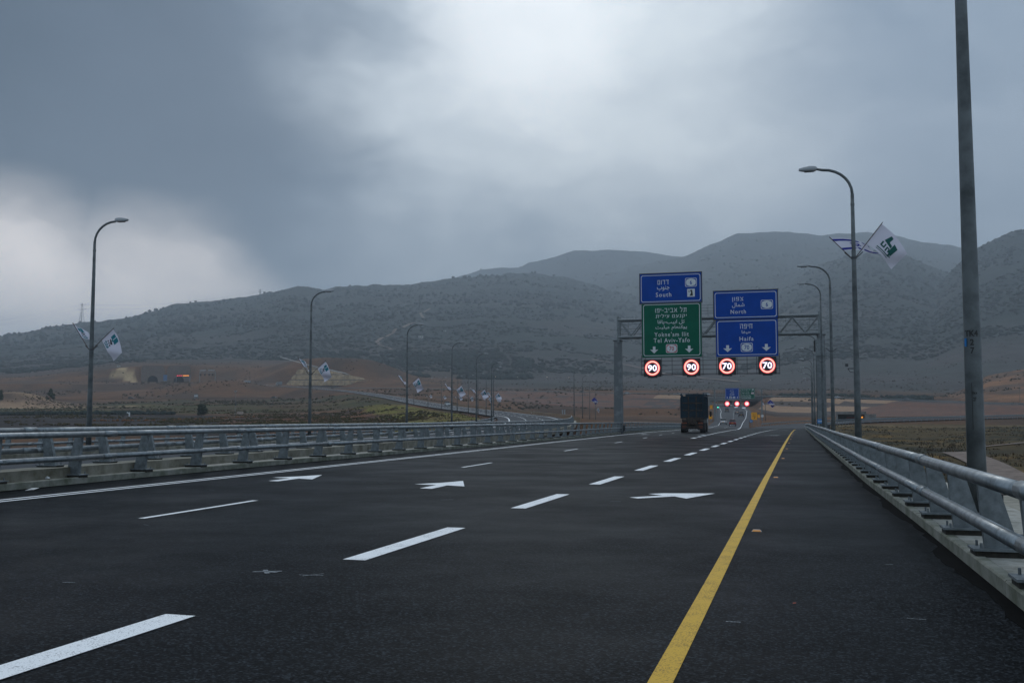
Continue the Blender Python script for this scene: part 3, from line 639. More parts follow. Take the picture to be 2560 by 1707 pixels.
HEBREW = {'ד': (.75, [[(0, 1), (.75, 1)], [(.6, 1), (.6, 0)]]), 'ר': (.62, [[(0, 1), (.62, 1)], [(.55, 1), (.55, 0)]]), 'ו': (.16, [[(.08, 1), (.08, 0)]]), 'ם': (.72, [[(.08, 1), (.64, 1)], [(.64, 1), (.64, 0)], [(.64, 0), (.08, 0)], [(.08, 0), (.08, 1)]]),
 'צ': (.75, [[(.05, 1), (.66, .06)], [(.70, 1), (.40, .46)], [(.02, 0), (.72, 0)]]), 'פ': (.70, [[(.08, 1), (.62, 1)], [(.62, 1), (.62, 0)], [(0, 0), (.62, 0)], [(.08, 1), (.08, .5)], [(.08, .5), (.36, .5)]]), 'ן': (.16, [[(.08, 1), (.08, -.35)]]),
 'ח': (.70, [[(0, 1), (.70, 1)], [(.08, 1), (.08, 0)], [(.62, 1), (.62, 0)]]), 'י': (.16, [[(.08, 1), (.08, .52)]]), 'ה': (.70, [[(0, 1), (.70, 1)], [(.62, 1), (.62, 0)], [(.08, .62), (.08, 0)]]), 'ת': (.78, [[(.1, 1), (.78, 1)], [(.70, 1), (.70, 0)], [(.22, 1), (.22, 0)], [(.22, 0), (.02, 0)]]),
 'ל': (.62, [[(.08, 1.35), (.08, 1)], [(.08, 1), (.56, 1)], [(.56, 1), (.56, .6)], [(.56, .6), (.26, 0)]]), 'א': (.75, [[(.05, 1), (.70, 0)], [(.66, 1), (.52, .46)], [(.10, 0), (.20, .55)]]), 'ב': (.78, [[(.02, 1), (.58, 1)], [(.58, 1), (.58, 0)], [(0, 0), (.78, 0)]]), '-': (.34, [[(0, .5), (.34, .5)]]),
 'ק': (.72, [[(0, 1), (.64, 1)], [(.64, 1), (.60, .5)], [(.60, .5), (.40, .08)], [(.10, .62), (.10, -.32)]]), 'נ': (.38, [[(.05, 1), (.30, 1)], [(.30, 1), (.30, 0)], [(.30, 0), (0, 0)]]), 'ע': (.68, [[(.08, 1), (.38, .12)], [(.60, 1), (.54, .25)], [(.54, .25), (.02, -.08)]])}
del_dash = HEBREW.pop('-')
def stroke_text(body, w, h, t_=.15):
    mb = MB(); x = 0.0; G_ = dict(HEBREW); G_['-'] = del_dash
    for ch in body:
        if ch == ' ': x += .5; continue
        wd, segs = G_[ch]
        for k, ((xa, za), (xb, zb)) in enumerate(segs):
            d = Vector((xb-xa, 0, zb-za)); d.normalize(); q = Vector((-d.z, 0, d.x))*t_/2; e = d*t_/2*.98; a, b_ = Vector((x+xa, -.0006*k, za))-e, Vector((x+xb, -.0006*k, zb))+e; mb.add([a-q, b_-q, b_+q, a+q], [(0, 1, 2, 3)])
        x += wd+.30
    co = np.array(mb.v); lo, hi = co.min(0), co.max(0); s = hi-lo; me = bpy.data.meshes.new('lettering')
    me.from_pydata([((p[0]-(lo[0]+hi[0])/2)/s[0]*w, p[1], (p[2]-(lo[2]+hi[2])/2)/s[2]*h) for p in co], [], mb.f); return me
def rtl(s): return s[::-1]
HE = dict(south=rtl('דרום'), north=rtl('צפון'), haifa=rtl('חיפה'), telaviv=rtl('תל אביב-יפו'), yok=rtl('יקנעם עילית'))
AR = dict(south=rtl('\ufe9f\ufee8\ufeee\ufe8f'), north=rtl('\ufeb7\ufee4\ufe8e\ufedd'), haifa=rtl('\ufea3\ufef4\ufed4\ufe8e'),
          telaviv=rtl('\ufe97\ufede \ufe8d\ufe91\ufef4\ufe90-\ufef3\ufe8e\ufed3\ufe8e'), yok=rtl('\ufef3\ufeee\ufedb\ufee8\ufecc\ufe8e\ufee1 \ufecb\ufef4\ufee0\ufef4\ufe96'))
M_SBLUE = mat('sign_blue', (.001, .056, .33), .5, spec=.12, noise=(1.2, 3, .35, .65), col2=(.001, .048, .28)); M_SGREEN = mat('sign_green', (.001, .112, .064), .5, spec=.12, noise=(1.2, 3, .35, .65), col2=(.001, .094, .054))
M_SWHITE = mat('sign_white', (.60, .63, .64), .4); M_SRED = mat('sign_red', (.40, .018, .02), .4); M_SGREY = mat('sign_back_grey', (.16, .17, .175), .5, .5)
M_SYEL = mat('sign_orange_yellow', (.90, .38, .004), .45); M_SBLK = mat('sign_black', (.012, .012, .012), .5); M_SLBL = mat('sign_light_blue', (.01, .16, .42), .4)
def rrect(x0, x1, z0, z1, r, n=4):
    pts = []
    for cx, cz, a0 in ((x1-r, z1-r, 0), (x0+r, z1-r, 90), (x0+r, z0+r, 180), (x1-r, z0+r, 270)):
        for k in range(n+1): a = R(a0+90*k/n); pts.append((cx+r*math.cos(a), cz+r*math.sin(a)))
    return pts
def plate(pts, y, m_, name, parent):
    return MB().add([(x, y, z) for x, z in pts], [tuple(range(len(pts)))]).build(name, m_, parent)
def ring(p0, p1, y, m_, name, parent):
    n0 = len(p0); return MB().add([(x, y, z) for x, z in p0+p1], [(i, (i+1) % n0, (i+1) % n0+n0, i+n0) for i in range(n0)]).build(name, m_, parent)
def circle(cx, cz, r, n=32): return [(cx+r*math.cos(2*math.pi*k/n), cz+r*math.sin(2*math.pi*k/n)) for k in range(n)]
class Sign:
    """flat board facing -Y. Coordinates of its contents are metres in the gantry plane"""
    def __init__(s, name, x0, x1, z0, z1, Y, m_, label, group='boards on the sign gantry', frame=.10, border=True):
        s.Y = Y; s.o = Vector(((x0+x1)/2, Y, z0)); s.root = empty(name, s.o); tag(s.root, label, 'road sign', group)
        x0, x1, z1, z0 = x0-s.o.x, x1-s.o.x, z1-s.o.z, 0.0; w, h = x1-x0, z1-z0
        mb = MB(); mb.box(((x0+x1)/2, .05, (z0+z1)/2), (w-.06, .06, h-.06)); mb.build('panel', m_, s.root)
        fr = MB(); t_ = frame
        fr.box((x0+t_/2-.03, .07, (z0+z1)/2), (t_*.6, .16, h+.04)); fr.box((x1-t_/2+.03, .07, (z0+z1)/2), (t_*.6, .16, h+.04))
        fr.box(((x0+x1)/2, .07, z1), (w, .16, t_*.6)); fr.box(((x0+x1)/2, .07, z0), (w, .16, t_*.6)); fr.build('frame', M_DARK if frame > .08 else M_SGREY, s.root)
        if border:
            b_ = .17; q = .055; ring(rrect(x0+b_, x1-b_, z0+b_, z1-b_, .2), rrect(x0+b_+q, x1-b_-q, z0+b_+q, z1-b_-q, .17), .012, M_SWHITE, 'border', s.root)
    def loc(s, x, z): return x-s.o.x, z-s.o.z
    def text(s, body, x0, x1, z0, z1, m_=None, weight=.012, space=1.0, y=.010):
        if x0 > x1: x0, x1 = x1, x0
        if z0 > z1: z0, z1 = z1, z0
        me = text_mesh(body, x1-x0, z1-z0, weight, space); me.materials.append(m_ or M_SWHITE)
        x, z = s.loc((x0+x1)/2, (z0+z1)/2); return link('lettering', me, s.root, (x, y, z))
    def arrow(s, cx, z0, z1, w):
        x, za = s.loc(cx, z0); zb = z1-s.o.z; h = zb-za
        plate([(x-w*.16, zb), (x-w*.16, za+h*.52), (x-w*.5, za+h*.56), (x, za), (x+w*.5, za+h*.56), (x+w*.16, za+h*.52), (x+w*.16, zb)], .010, M_SWHITE, 'arrow', s.root)
    def shield(s, x0, x1, z0, z1, num, m_out, m_num):
        if z0 > z1: z0, z1 = z1, z0
        a, c = s.loc(x0, z0); b_, d = s.loc(x1, z1); w, h = b_-a, d-c
        sh = plate(rrect(a, b_, c, d, h*.16), .011, M_SWHITE, 'route_shield', s.root)
        plate(rrect(a+h*.06, b_-h*.06, c+h*.06, d-h*.06, h*.13), .008, m_out, 'shield_field', sh)
        hx, hz = w*.38, h*.36; cx, cz = (a+b_)/2, (c+d)/2; bow = h*.06
        pts = [(cx-hx, cz+hz*.8), (cx-hx*.5, cz+hz+bow*.4), (cx, cz+hz+bow), (cx+hx*.5, cz+hz+bow*.4), (cx+hx, cz+hz*.8), (cx+hx+bow, cz), (cx+hx, cz-hz*.8), (cx+hx*.5, cz-hz-bow*.4), (cx, cz-hz-bow), (cx-hx*.5, cz-hz-bow*.4), (cx-hx, cz-hz*.8), (cx-hx-bow, cz)]
        plate(pts[::-1], .005, M_SWHITE, 'shield_plate', sh)
        me = text_mesh(num, w*(.42 if len(num) > 1 else .18), h*.50, .014); me.materials.append(m_num); link('lettering', me, sh, ((a+b_)/2, .002, (c+d)/2))

# ------------------------------------------------------------------ the sign gantry over the road
GY = 102.0
def gp(px, py): p = at_y(px, py, GY); return p.x, p.z
def zg(a, b_): return gp(1580+a/5.6, 670+b_/5.6)
M_POST = mat('gantry_column_paint', (.13, .145, .15), .6, .2, noise=(1.6, 8, .5, .68), col2=(.21, .225, .23), bump=(8, .2, .01))
gl = gp(1546, 950)[0]; gr = gp(2054, 950)[0]; zt = gp(1546, 853)[1]; ztr = gp(2052, 838)[1]
zc1 = (gp(1546, 803)[1]+gp(2040, 787)[1])/2; zc0 = (gp(1546, 845)[1]+gp(2040, 833)[1])/2
gan = tag(empty('sign_gantry', (gl, GY, ZROAD(GY))), 'grey steel truss gantry on two columns spanning all lanes of the road', 'gantry'); go = gan.location.copy()
def gpart(mb, name, m_=None, parent=None): 
    mb.v = [(x-go.x, y-go.y, z-go.z) for x, y, z in mb.v]; return mb.build(name, m_ or M_GALV, parent or gan)
for x, top in ((gl, zt), (gr, ztr)):
    z0 = ZROAD(GY)-.6
    c_ = gpart(MB().hexa([(x-.42, GY-.42, z0), (x+.42, GY-.42, z0), (x+.42, GY+.42, z0), (x-.42, GY+.42, z0)], [(x-.36, GY-.36, top), (x+.36, GY-.36, top), (x+.36, GY+.36, top), (x-.36, GY+.36, top)]), 'column', M_POST)
    gpart(MB().box((x, GY, top+.04), (.9, .9, .08)), 'cap_plate', M_DARK)
    gpart(MB().box((x, GY, ZROAD(GY)+.2), (1.3, 1.3, .12)).box((x+.5, GY, ZROAD(GY)+.55), (.3, .04, .6)).box((x-.5, GY, ZROAD(GY)+.55), (.3, .04, .6)), 'base_plate', M_DARK)
    s_ = 1 if x < -5 else -1
    gpart(MB().box((x+s_*.1, GY-.5, (top+zc1)/2+.1), (.22, .22, zc1-top+.5)).box((x+s_*.1, GY+.5, (top+zc1)/2+.1), (.22, .22, zc1-top+.5)), 'end_frame', M_GALV)
gpart(MB().box((gr-.1, GY-.46, ztr-1.2), (.8, .22, 1.5)), 'control_cabinet', M_GALV)
gpart(MB().tube([(gr-.55, GY-.3, ztr-.5), (gr-.55, GY-.3, ztr-1.6)], .09, 8), 'loudspeaker_tube', M_BLACK)
for dy in (-.55, .55):
    for z in (zc0, zc1): gpart(MB().tube([(gl+.1, GY+dy, z), (gr-.1, GY+dy, z)], .12, 10), 'chord', M_GALV)
    nb_ = 8; bw = (gr-gl-.4)/nb_
    for k in range(nb_):
        a = gl+.2+k*bw; zz = (zc1, zc0)
        gpart(MB().tube([(a, GY+dy, zc1-.1), (a+bw/2, GY+dy, zc0+.1)], .055, 8), 'diagonal', M_GALV); gpart(MB().tube([(a+bw/2, GY+dy, zc0+.1), (a+bw, GY+dy, zc1-.1)], .055, 8), 'diagonal', M_GALV)
for f in (.22, .5, .78): gpart(MB().tube([(gl+.2, GY+.25, zc0+(zc1-zc0)*f), (gr-.2, GY+.25, zc0+(zc1-zc0)*f)], .028, 6), 'walkway_rail', M_GALV)
for k in range(9):
    x = gl+1+k*(gr-gl-2)/8; gpart(MB().box((x, GY+.25, (zc0+zc1)/2), (.04, .04, zc1-zc0)), 'walkway_post', M_GALV)
# access cages under and between the boards
ca, cb = gp(1604, 893)[0], gp(1950, 893)[0]; cz1, cz0 = gp(1700, 893)[1], gp(1700, 937)[1]
for f in (0.0, .05, .30, .55, .80): gpart(MB().box(((ca+cb)/2, GY-.25, cz0+(cz1-cz0)*f), (cb-ca, .045, .045)), 'cage_rail', M_DARK)
for px in (1605, 1614, 1655, 1681, 1706, 1758, 1792, 1843, 1868, 1892, 1949): gpart(MB().box((gp(px, 900)[0], GY-.25, (cz0+cz1)/2+.1), (.05, .05, cz1-cz0+.3)), 'cage_post', M_DARK)
xa, xb = gp(1752, 760)[0], gp(1786, 760)[0]; za, zb_ = gp(1770, 793)[1], gp(1770, 762)[1]
for f in (0, .33, .55, .8, 1.0): gpart(MB().box(((xa+xb)/2, GY+.3, za+(zb_-za)*f), (xb-xa, .04, .04)), 'cage_rail', M_GALV)
gpart(MB().box(((xa+xb)/2, GY+.3, (za+zb_)/2), (.04, .04, zb_-za)), 'cage_post', M_GALV)
SY = GY-.80
def board(bx, m_, label, frame):
    (x0, z1), (x1, z0) = zg(bx[0], bx[1]), zg(bx[2], bx[3]); k = SY/GY
    return Sign('overhead_sign', x0*k, x1*k, CAMH+(z0-CAMH)*k, CAMH+(z1-CAMH)*k, SY, m_, label, frame=frame)
def T(sg, body, a, b_, c, d, **kw):
    (x0, z1), (x1, z0) = zg(a, b_), zg(c, d); k = SY/GY; return sg.text(body, x0*k, x1*k, CAMH+(z0-CAMH)*k, CAMH+(z1-CAMH)*k, **kw)
def ARW(sg, cx, a, b_, w):
    x, z1 = zg(cx, a); z0 = zg(cx, b_)[1]; k = SY/GY; sg.arrow(x*k, CAMH+(z0-CAMH)*k, CAMH+(z1-CAMH)*k, w/5.6/FPX*108)
def SHD(sg, a, b_, c, d, num, mo, mn):
    (x0, z1), (x1, z0) = zg(a, b_), zg(c, d); k = SY/GY; sg.shield(x0*k, x1*k, CAMH+(z0-CAMH)*k, CAMH+(z1-CAMH)*k, num, mo, mn)
s1 = board((100, 86, 985, 478), M_SBLUE, 'blue overhead board reading South with a route 6 shield and a toll road emblem', .14)
T(s1, HE['south'], 357, 172, 515, 228, weight=.008); T(s1, AR['south'], 350, 255, 525, 318, weight=.008); T(s1, 'South', 333, 345, 550, 400, weight=.008, space=1.2)
SHD(s1, 742, 141, 907, 258, '6', M_SBLUE, M_SBLUE)
(x0, z1), (x1, z0) = zg(772, 293), zg(880, 400); a, c = s1.loc(x0*SY/GY, CAMH+(z0-CAMH)*SY/GY); b_, d = s1.loc(x1*SY/GY, CAMH+(z1-CAMH)*SY/GY)
em = plate(rrect(a, b_, c, d, .05), .010, M_SWHITE, 'toll_emblem', s1.root); w_, h_ = b_-a, d-c
plate([(a+w_*.30, c+h_*.12), (a+w_*.74, c+h_*.12), (a+w_*.72, c+h_*.42), (a+w_*.66, c+h_*.86), (a+w_*.46, c+h_*.88), (a+w_*.36, c+h_*.78), (a+w_*.52, c+h_*.6), (a+w_*.45, c+h_*.4)], .006, M_SBLK, 'emblem_shape', em)
for q in (.56, .66, .76): plate([(a+w_*.14, c+h_*q), (a+w_*.34, c+h_*q), (a+w_*.34, c+h_*(q+.04)), (a+w_*.14, c+h_*(q+.04))], .006, M_SBLK, 'emblem_bar', em)
s2 = board((132, 493, 982, 1243), M_SGREEN, 'green overhead board to Yokneam Ilit and Tel Aviv-Yafo with a red route 70 shield', .06)
for b2, bx, wt, sp in ((HE['telaviv'], (325, 550, 765, 615), .008, 1.15), (HE['yok'], (330, 645, 765, 700), .008, 1.15), (AR['telaviv'], (358, 728, 735, 785), .008, 1), (AR['yok'], (328, 808, 770, 864), .008, 1), ("Yokne'am Ilit", (313, 900, 795, 952), .008, 1.2), ('Tel Aviv-Yafo', (303, 984, 810, 1036), .008, 1.2)):
    T(s2, b2, *bx, weight=wt, space=sp)
ARW(s2, 310, 1098, 1195, 106); ARW(s2, 800, 1085, 1182, 106); SHD(s2, 475, 1067, 635, 1186, '70', M_SRED, M_SRED)
s3 = board((1132, 326, 2052, 702), M_SBLUE, 'blue overhead board reading North with a route 6 shield', .14)
T(s3, HE['north'], 1405, 408, 1560, 470, weight=.008); T(s3, AR['north'], 1400, 485, 1575, 555, weight=.008); T(s3, 'North', 1380, 586, 1595, 636, weight=.008, space=1.2); SHD(s3, 1802, 447, 1975, 569, '6', M_SBLUE, M_SBLUE)
s4 = board((1168, 722, 2054, 1232), M_SBLUE, 'blue overhead board to Haifa with a route 70 shield between two lane arrows', .06)
T(s4, HE['haifa'], 1510, 785, 1687, 845, weight=.008); T(s4, AR['haifa'], 1535, 872, 1665, 922, weight=.008); T(s4, 'Haifa', 1505, 962, 1702, 1016, weight=.008, space=1.2)
ARW(s4, 1338, 1080, 1176, 112); ARW(s4, 1880, 1062, 1160, 112); SHD(s4, 1522, 1048, 1692, 1170, '70', M_SBLUE, M_SBLUE)
# lit speed displays
M_LEDRING = mat('lit_red_ring', (.1, .02, .02), .5, emit=((1.0, .40, .33), 1.75)); M_LEDRIM = mat('lit_red_rim', (.1, .01, .01), .5, emit=((1.0, .035, .045), 1.1)); M_LEDNUM = mat('lit_white_digits', (.1, .1, .1), .5, emit=((.95, .93, 1.0), 1.5))
M_LEDHALO = mat('lit_blue_edge', (.02, .02, .1), .5, emit=((.20, .12, .75), .5))
def led(px, py, num, label):
    x, z = gp(px, py); y = GY-.95; k = y/GY; x *= k; z = CAMH+(z-CAMH)*k; h = 20.2/FPX*107; r = 16.9/FPX*107
    root = tag(empty('speed_display', (x, y, z-h)), label, 'speed display', 'lit speed displays hung on the gantry')
    MB().box((0, .16, h), (2*h, .30, 2*h)).build('cabinet', M_BLACK, root); MB().box((0, .16, -.06), (h*1.1, .26, .12)).build('bracket', M_BLACK, root)
    q = lambda rr: [(a_, b_) for a_, b_ in circle(0, h, rr, 40)]
    ring(q(r), q(r*.80), .004, M_LEDRING, 'lit_ring', root); ring(q(r*1.07), q(r), .005, M_LEDRIM, 'lit_rim', root); ring(q(r*.80), q(r*.745), .005, M_LEDRIM, 'lit_rim', root)
    for nm, m_, wt, yy, g in (('digit_glow', M_LEDHALO, .04, .003, 1.10), ('digits', M_LEDNUM, .022, -.001, 1.0)):
        me = text_mesh(num, r*1.26*g, r*.90*g, wt); me.materials.append(m_); link(nm, me, root, (0, yy, h))
led(1631, 920, '90', 'lit 90 speed display under the arrow beside the gantry column on the median'); led(1728.5, 917.5, '90', 'lit 90 speed display beneath the red route 70 shield side of the green board')
led(1817.5, 915, '70', 'lit 70 speed display under the Haifa board, next to the green board'); led(1918.5, 913, '70', 'lit 70 speed display under the Haifa board, on the shoulder side')

# ------------------------------------------------------------------ street lamps and flags
M_LAMPH = mat('lamp_head_grey', (.30, .32, .33), .4, .2); M_LENS = mat('lamp_lens', (.05, .055, .06), .15); M_LIT = mat('lit_lamp', (.3, .3, .3), .4, emit=((1.0, .72, .48), 7.0))
M_LAMPP = mat('weathered_lamp_steel', (.125, .14, .143), .55, .3, noise=(2.4, 8, .4, .68), col2=(.058, .067, .068), rough2=.68, bump=(10, .1, .004))
def lamp_parts(h, arm, detail=True, lit=False, r0=.124):
    root = empty('street_lamp'); n = 14 if detail else 6; rc = 1.0
    hp = h-rc; zs = np.linspace(0, hp, 5)
    MB().tube([(0, 0, z) for z in zs], [r0-(r0-.062)*z/hp for z in zs], n).build('pole', M_LAMPP, root, True)
    pts = [(0, 0, hp-.35)]+[(rc*(1-math.cos(a)), 0, hp+rc*.93*math.sin(a)) for a in np.linspace(0, math.pi/2, 8 if detail else 4)]+[(arm-.45, 0, h-.02)]
    MB().tube(pts, [.056]*2+[.05]*(len(pts)-3)+[.04], n-4 if detail else 5).build('arm', M_LAMPP, root, True)
    if detail: MB().tube([(0, 0, hp-.42), (0, 0, hp-.34)], .072, 12).build('joint_sleeve', M_LAMPP, root)
    hm_ = MB(); L_ = .82; x0 = arm-.5
    secs = [(0, .07, .05, .0), (.08, .14, .09, -.04), (.26, .16, .105, -.055), (.46, .11, .075, -.04), (.64, .035, .03, -.01)]
    vs, fs = [], []
    for x, wd, hu, lo in secs: vs += [(x0+x, -wd, h+lo), (x0+x, -wd*.7, h+hu*.8), (x0+x, 0, h+hu), (x0+x, wd*.7, h+hu*.8), (x0+x, wd, h+lo), (x0+x, wd*.7, h+lo-.045), (x0+x, -wd*.7, h+lo-.045)]
    for i in range(4):
        for k in range(7): a, b2 = i*7+k, i*7+(k+1) % 7; fs.append((a, a+7, b2+7, b2))
    fs += [tuple(range(7)), tuple(range(28, 35))[::-1]]
    hd = hm_.add(vs, fs).build('lamp_head', M_LAMPH, root, True)
    MB().box((x0+.28, 0, h-.09), (.32, .18, .03)).build('lens', M_LIT if lit else M_LENS, hd)
    if detail:
        bp_ = MB(); bp_.box((0, 0, .02), (.42, .42, .04))
        for a in range(4): bp_.box((.13*math.cos(a*math.pi/2), .13*math.sin(a*math.pi/2), .14), (.12 if a % 2 == 0 else .015, .015 if a % 2 == 0 else .12, .2))
        bp_.build('base_plate', M_LAMPP, root)
    return root
RL = [(14.9, 2.2, 10.4), (38.0, 1.82, 10.4), (62.3, 1.62, 10.4), (87.0, 1.50, 12.5), (113.9, 1.42, 10.4), (135.8, 1.34, 10.4), (160.3, 1.32, 10.4), (186.4, 1.38, 10.4), (211, 1.5, 10.4), (236, 1.8, 10.4)]
rl_lab = ['tall street lamp lettered TK4 27 beside the bollard stubs, its head out of sight above', 'street lamp flying a white emblem flag and a blue striped flag beside the shoulder railing', 'street lamp with an empty flag bracket, one before the tallest lamp beside the gantry', 'tallest street lamp, standing just before the sign gantry column',
          'first street lamp past the gantry along the shoulder railing', 'second street lamp past the gantry along the shoulder railing', 'third street lamp past the gantry along the shoulder railing', 'fourth street lamp past the gantry along the shoulder railing', 'fifth street lamp past the gantry along the shoulder railing', 'sixth street lamp past the gantry along the shoulder railing']
protos = {}
def lamp(x, y, z, h, rz, label, group, detail=True, lit=False, arm=1.5):
    k = (round(h, 2), detail, lit, arm)
    if k not in protos: protos[k] = lamp_parts(h, arm, detail, lit); o = protos[k]
    else: o = copy_tree(protos[k])
    o.location = (x, y, z); o.rotation_euler = (0, 0, rz); tag(o, label, 'street lamp', group); return o
RLO = []
for (y, x, top), lb in zip(RL, rl_lab):
    z = ZROAD(y)+.122; RLO.append(lamp(x, y, z, top-z, math.pi, lb, 'street lamps along the shoulder railing', arm=1.68))
LL = [(-30.9, 39.2), (-33.3, 65.3), (-36.3, 91.1), (-39.6, 113.5), (-43.4, 134.7), (-47.9, 156.5)]
def perp_angle(P, i): d = P[min(i+1, len(P)-1)]-P[max(i-1, 0)]; return math.atan2(-d[0], d[1])
for k, (x, y) in enumerate(LL):
    i = int(np.argmin(np.hypot(OUT[:, 0]-x, OUT[:, 1]-y))); z = OUTL[i, 2]+.15
    lamp(x, y, z, 10.4-z, perp_angle(OUT, i), '%s lamp of the bridge row along the opposite carriageway' % ORD[k], 'street lamps along the opposite carriageway')
for k, v in enumerate((182, 205, 225, 242, 260, 284, 306, 335, 370, 410)):
    q = np.abs((-OUT[:, 0]*math.sin(YAW)+OUT[:, 1]*math.cos(YAW))-v); i = int(np.argmin(q)); p = off(OUT, -.8)[i]
    lamp(p[0], p[1], p[2]-.2, 10.6, perp_angle(OUT, i), '%s street lamp along the bend of the opposite carriageway past the bridge' % ORD[k], 'street lamps along the opposite carriageway', detail=False)
# lettering painted on the tall lamp pole
q0 = RLO[0]
pole_mesh_x, pole_y = RL[0][1], RL[0][0]
def on_pole(body, z, w, h, ang, m_=M_SBLK):
    me = text_mesh(body, w, h, .03); r_ = .124-(.124-.062)*z/9.0+.0035
    for v in me.vertices: a = ang+v.co.x/r_; v.co = Vector((r_*math.sin(a), -r_*math.cos(a), z+v.co.z))
    me.materials.append(m_); o = link('stencil_lettering', me, q0); o.rotation_euler = (0, 0, -math.pi); return o
va = math.atan2(-RL[0][1], RL[0][0])*-1
on_pole('TK4', 2.42, .175, .085, -va-.12); on_pole('2', 2.30, .05, .085, -va-.05); on_pole('7', 2.19, .05, .085, -va-.03); on_pole('TK4', 1.62, .06, .03, -va+.05); on_pole('27', 1.54, .04, .05, -va+.05)
MB().box((.088, .062, 2.30), (.02, .05, .11), rz=-.6).build('blue_tag', M_SLBL, q0)
bxm = MB(); 
for dx, dz, w_, h_ in ((-.045, 1.45, .006, .62), (0, 0, 0, 0)):
    if w_: bxm.box((dx*-1, -(.1175)*-1, dz), (.006, .006, .62))
bxm.build('access_hatch_joint', M_SBLK, q0)

M_FLAG = mat('white_flag_cloth', (.66, .64, .72), .8); M_TEAL = mat('teal_print', (.004, .16, .20), .8); M_GRN = mat('dark_green_print', (.004, .085, .075), .8); M_FBLK = mat('black_print', (.01, .01, .012), .8); M_FBLU = mat('blue_print', (.012, .02, .24), .8); M_STAFF = mat('flag_staff', (.07, .045, .04), .6)
def flag(base, sx, sz, cloth, label, kind, slen=1.45, ch=1.0, cl=1.25, wave=.07, ph=0.0, group='flags on the lamp posts'):
    """staff leaves the lamp at base, leaning by (sx, sz); cloth: direction the fly blows in"""
    root = tag(empty('flag', base), label, 'flag', group); sd = Vector((sx, -.05, sz)).normalized(); cdv = Vector(cloth).normalized(); tip = sd*slen
    MB().tube([(0, 0, 0), tuple(tip*1.02)], .016, 6).build('staff', M_STAFF, root)
    nrm = sd.cross(cdv).normalized()
    def P(t_, s_):   # t along the fly, s from tip (0) down the staff (1)
        p = tip-sd*(.04+s_*ch)+cdv*(t_*cl)
        p += nrm*(1.5*wave*math.sin(t_*5.5+s_*2.4+ph)*t_**.7+.6*wave*math.sin(t_*10+s_*5+ph*1.7)*t_)+sd*(.10*math.sin(t_*4+ph)*t_*cl*.5); p.z -= .24*cl*t_*t_*(1-.5*s_); return p
    def surf(poly_fn, nu, nv, d=0.0):
        vs, fs = [], []
        for i in range(nv+1):
            for j in range(nu+1):
                t_, s_ = poly_fn(j/nu, i/nv); p = P(t_, s_)
                if d: e = 1e-3; nn = (P(t_+e, s_)-p).cross(P(t_, s_+e)-p).normalized(); p = p+nn*d
                vs.append(p)
        for i in range(nv):
            for j in range(nu): q = i*(nu+1)+j; fs.append((q, q+1, q+nu+2, q+nu+1))
        return vs, fs
    vs, fs = surf(lambda a, b_: (a, b_), 16, 10); cl_ = MB().add(vs, fs).build('cloth', M_FLAG, root, True)
    def print_(quads, m_, name):
        mb = MB()
        for (a, b_, c, d) in quads:
            fn = lambda u, w: tuple((Vector(a)*(1-u)*(1-w)+Vector(b_)*u*(1-w)+Vector(c)*u*w+Vector(d)*(1-u)*w))
            for dd in (.007, -.007): mb.add(*surf(fn, 6, 5, dd))
        mb.build(name, m_, cl_)
    rc_ = lambda t0, s0, t1, s1: ((t0, s0), (t1, s0), (t1, s1), (t0, s1))
    if kind == 'b':
        print_([rc_(.20, .10, .36, .40), rc_(.39, .06, .58, .40), rc_(.34, .36, .42, .46)], M_TEAL, 'teal_emblem')
        print_([((.24, .50), (.30, .46), (.52, .52), (.44, .64)), rc_(.22, .62, .28, .70), rc_(.32, .64, .38, .72), rc_(.42, .67, .50, .74)], M_FBLK, 'black_emblem')
        print_([rc_(.16, .76, .26, .84), rc_(.29, .78, .38, .86), rc_(.41, .80, .50, .88), rc_(.18, .89, .48, .94)], M_TEAL, 'teal_lettering')
    elif kind == 'a':
        print_([((.45, .12), (.53, .15), (.50, .48), (.36, .44)), ((.50, .36), (.62, .40), (.62, .52), (.48, .48)), ((.64, .26), (.78, .30), (.74, .74), (.62, .70))], M_GRN, 'green_emblem')
        print_([rc_(.33, .50, .38, .70), rc_(.38, .65, .48, .71), rc_(.44, .52, .48, .66), rc_(.52, .56, .56, .76), rc_(.56, .56, .62, .61), rc_(.60, .60, .63, .72), rc_(.66, .70, .70, .84), rc_(.70, .76, .76, .80)], M_GRN, 'green_lettering')
        print_([rc_(.28, .80, .66, .84), rc_(.28, .88, .70, .905)], M_GRN, 'green_stripe')
    elif kind == 'i':
        print_([rc_(0, .08, 1, .23), rc_(0, .77, 1, .92)], M_FBLU, 'blue_stripe')
        st = []
        for o_ in (0, math.pi):
            pts = [(.5+.13*math.sin(o_+k*2.0944), .5-.17*math.cos(o_+k*2.0944)) for k in range(3)]
            for k in range(3):
                a, b_ = Vector(pts[k]), Vector(pts[(k+1) % 3]); n2 = Vector((-(b_-a).y, (b_-a).x)).normalized()*.018; st.append((tuple(a-n2), tuple(b_-n2), tuple(b_+n2), tuple(a+n2)))
        print_(st, M_FBLU, 'star')
    elif kind == 'n':
        print_([rc_(.02, .02, .98, .98)], M_FBLU, 'blue_field'); print_([rc_(.25, .35, .7, .45), rc_(.3, .55, .6, .62)], M_FLAG, 'white_lettering')
    return root
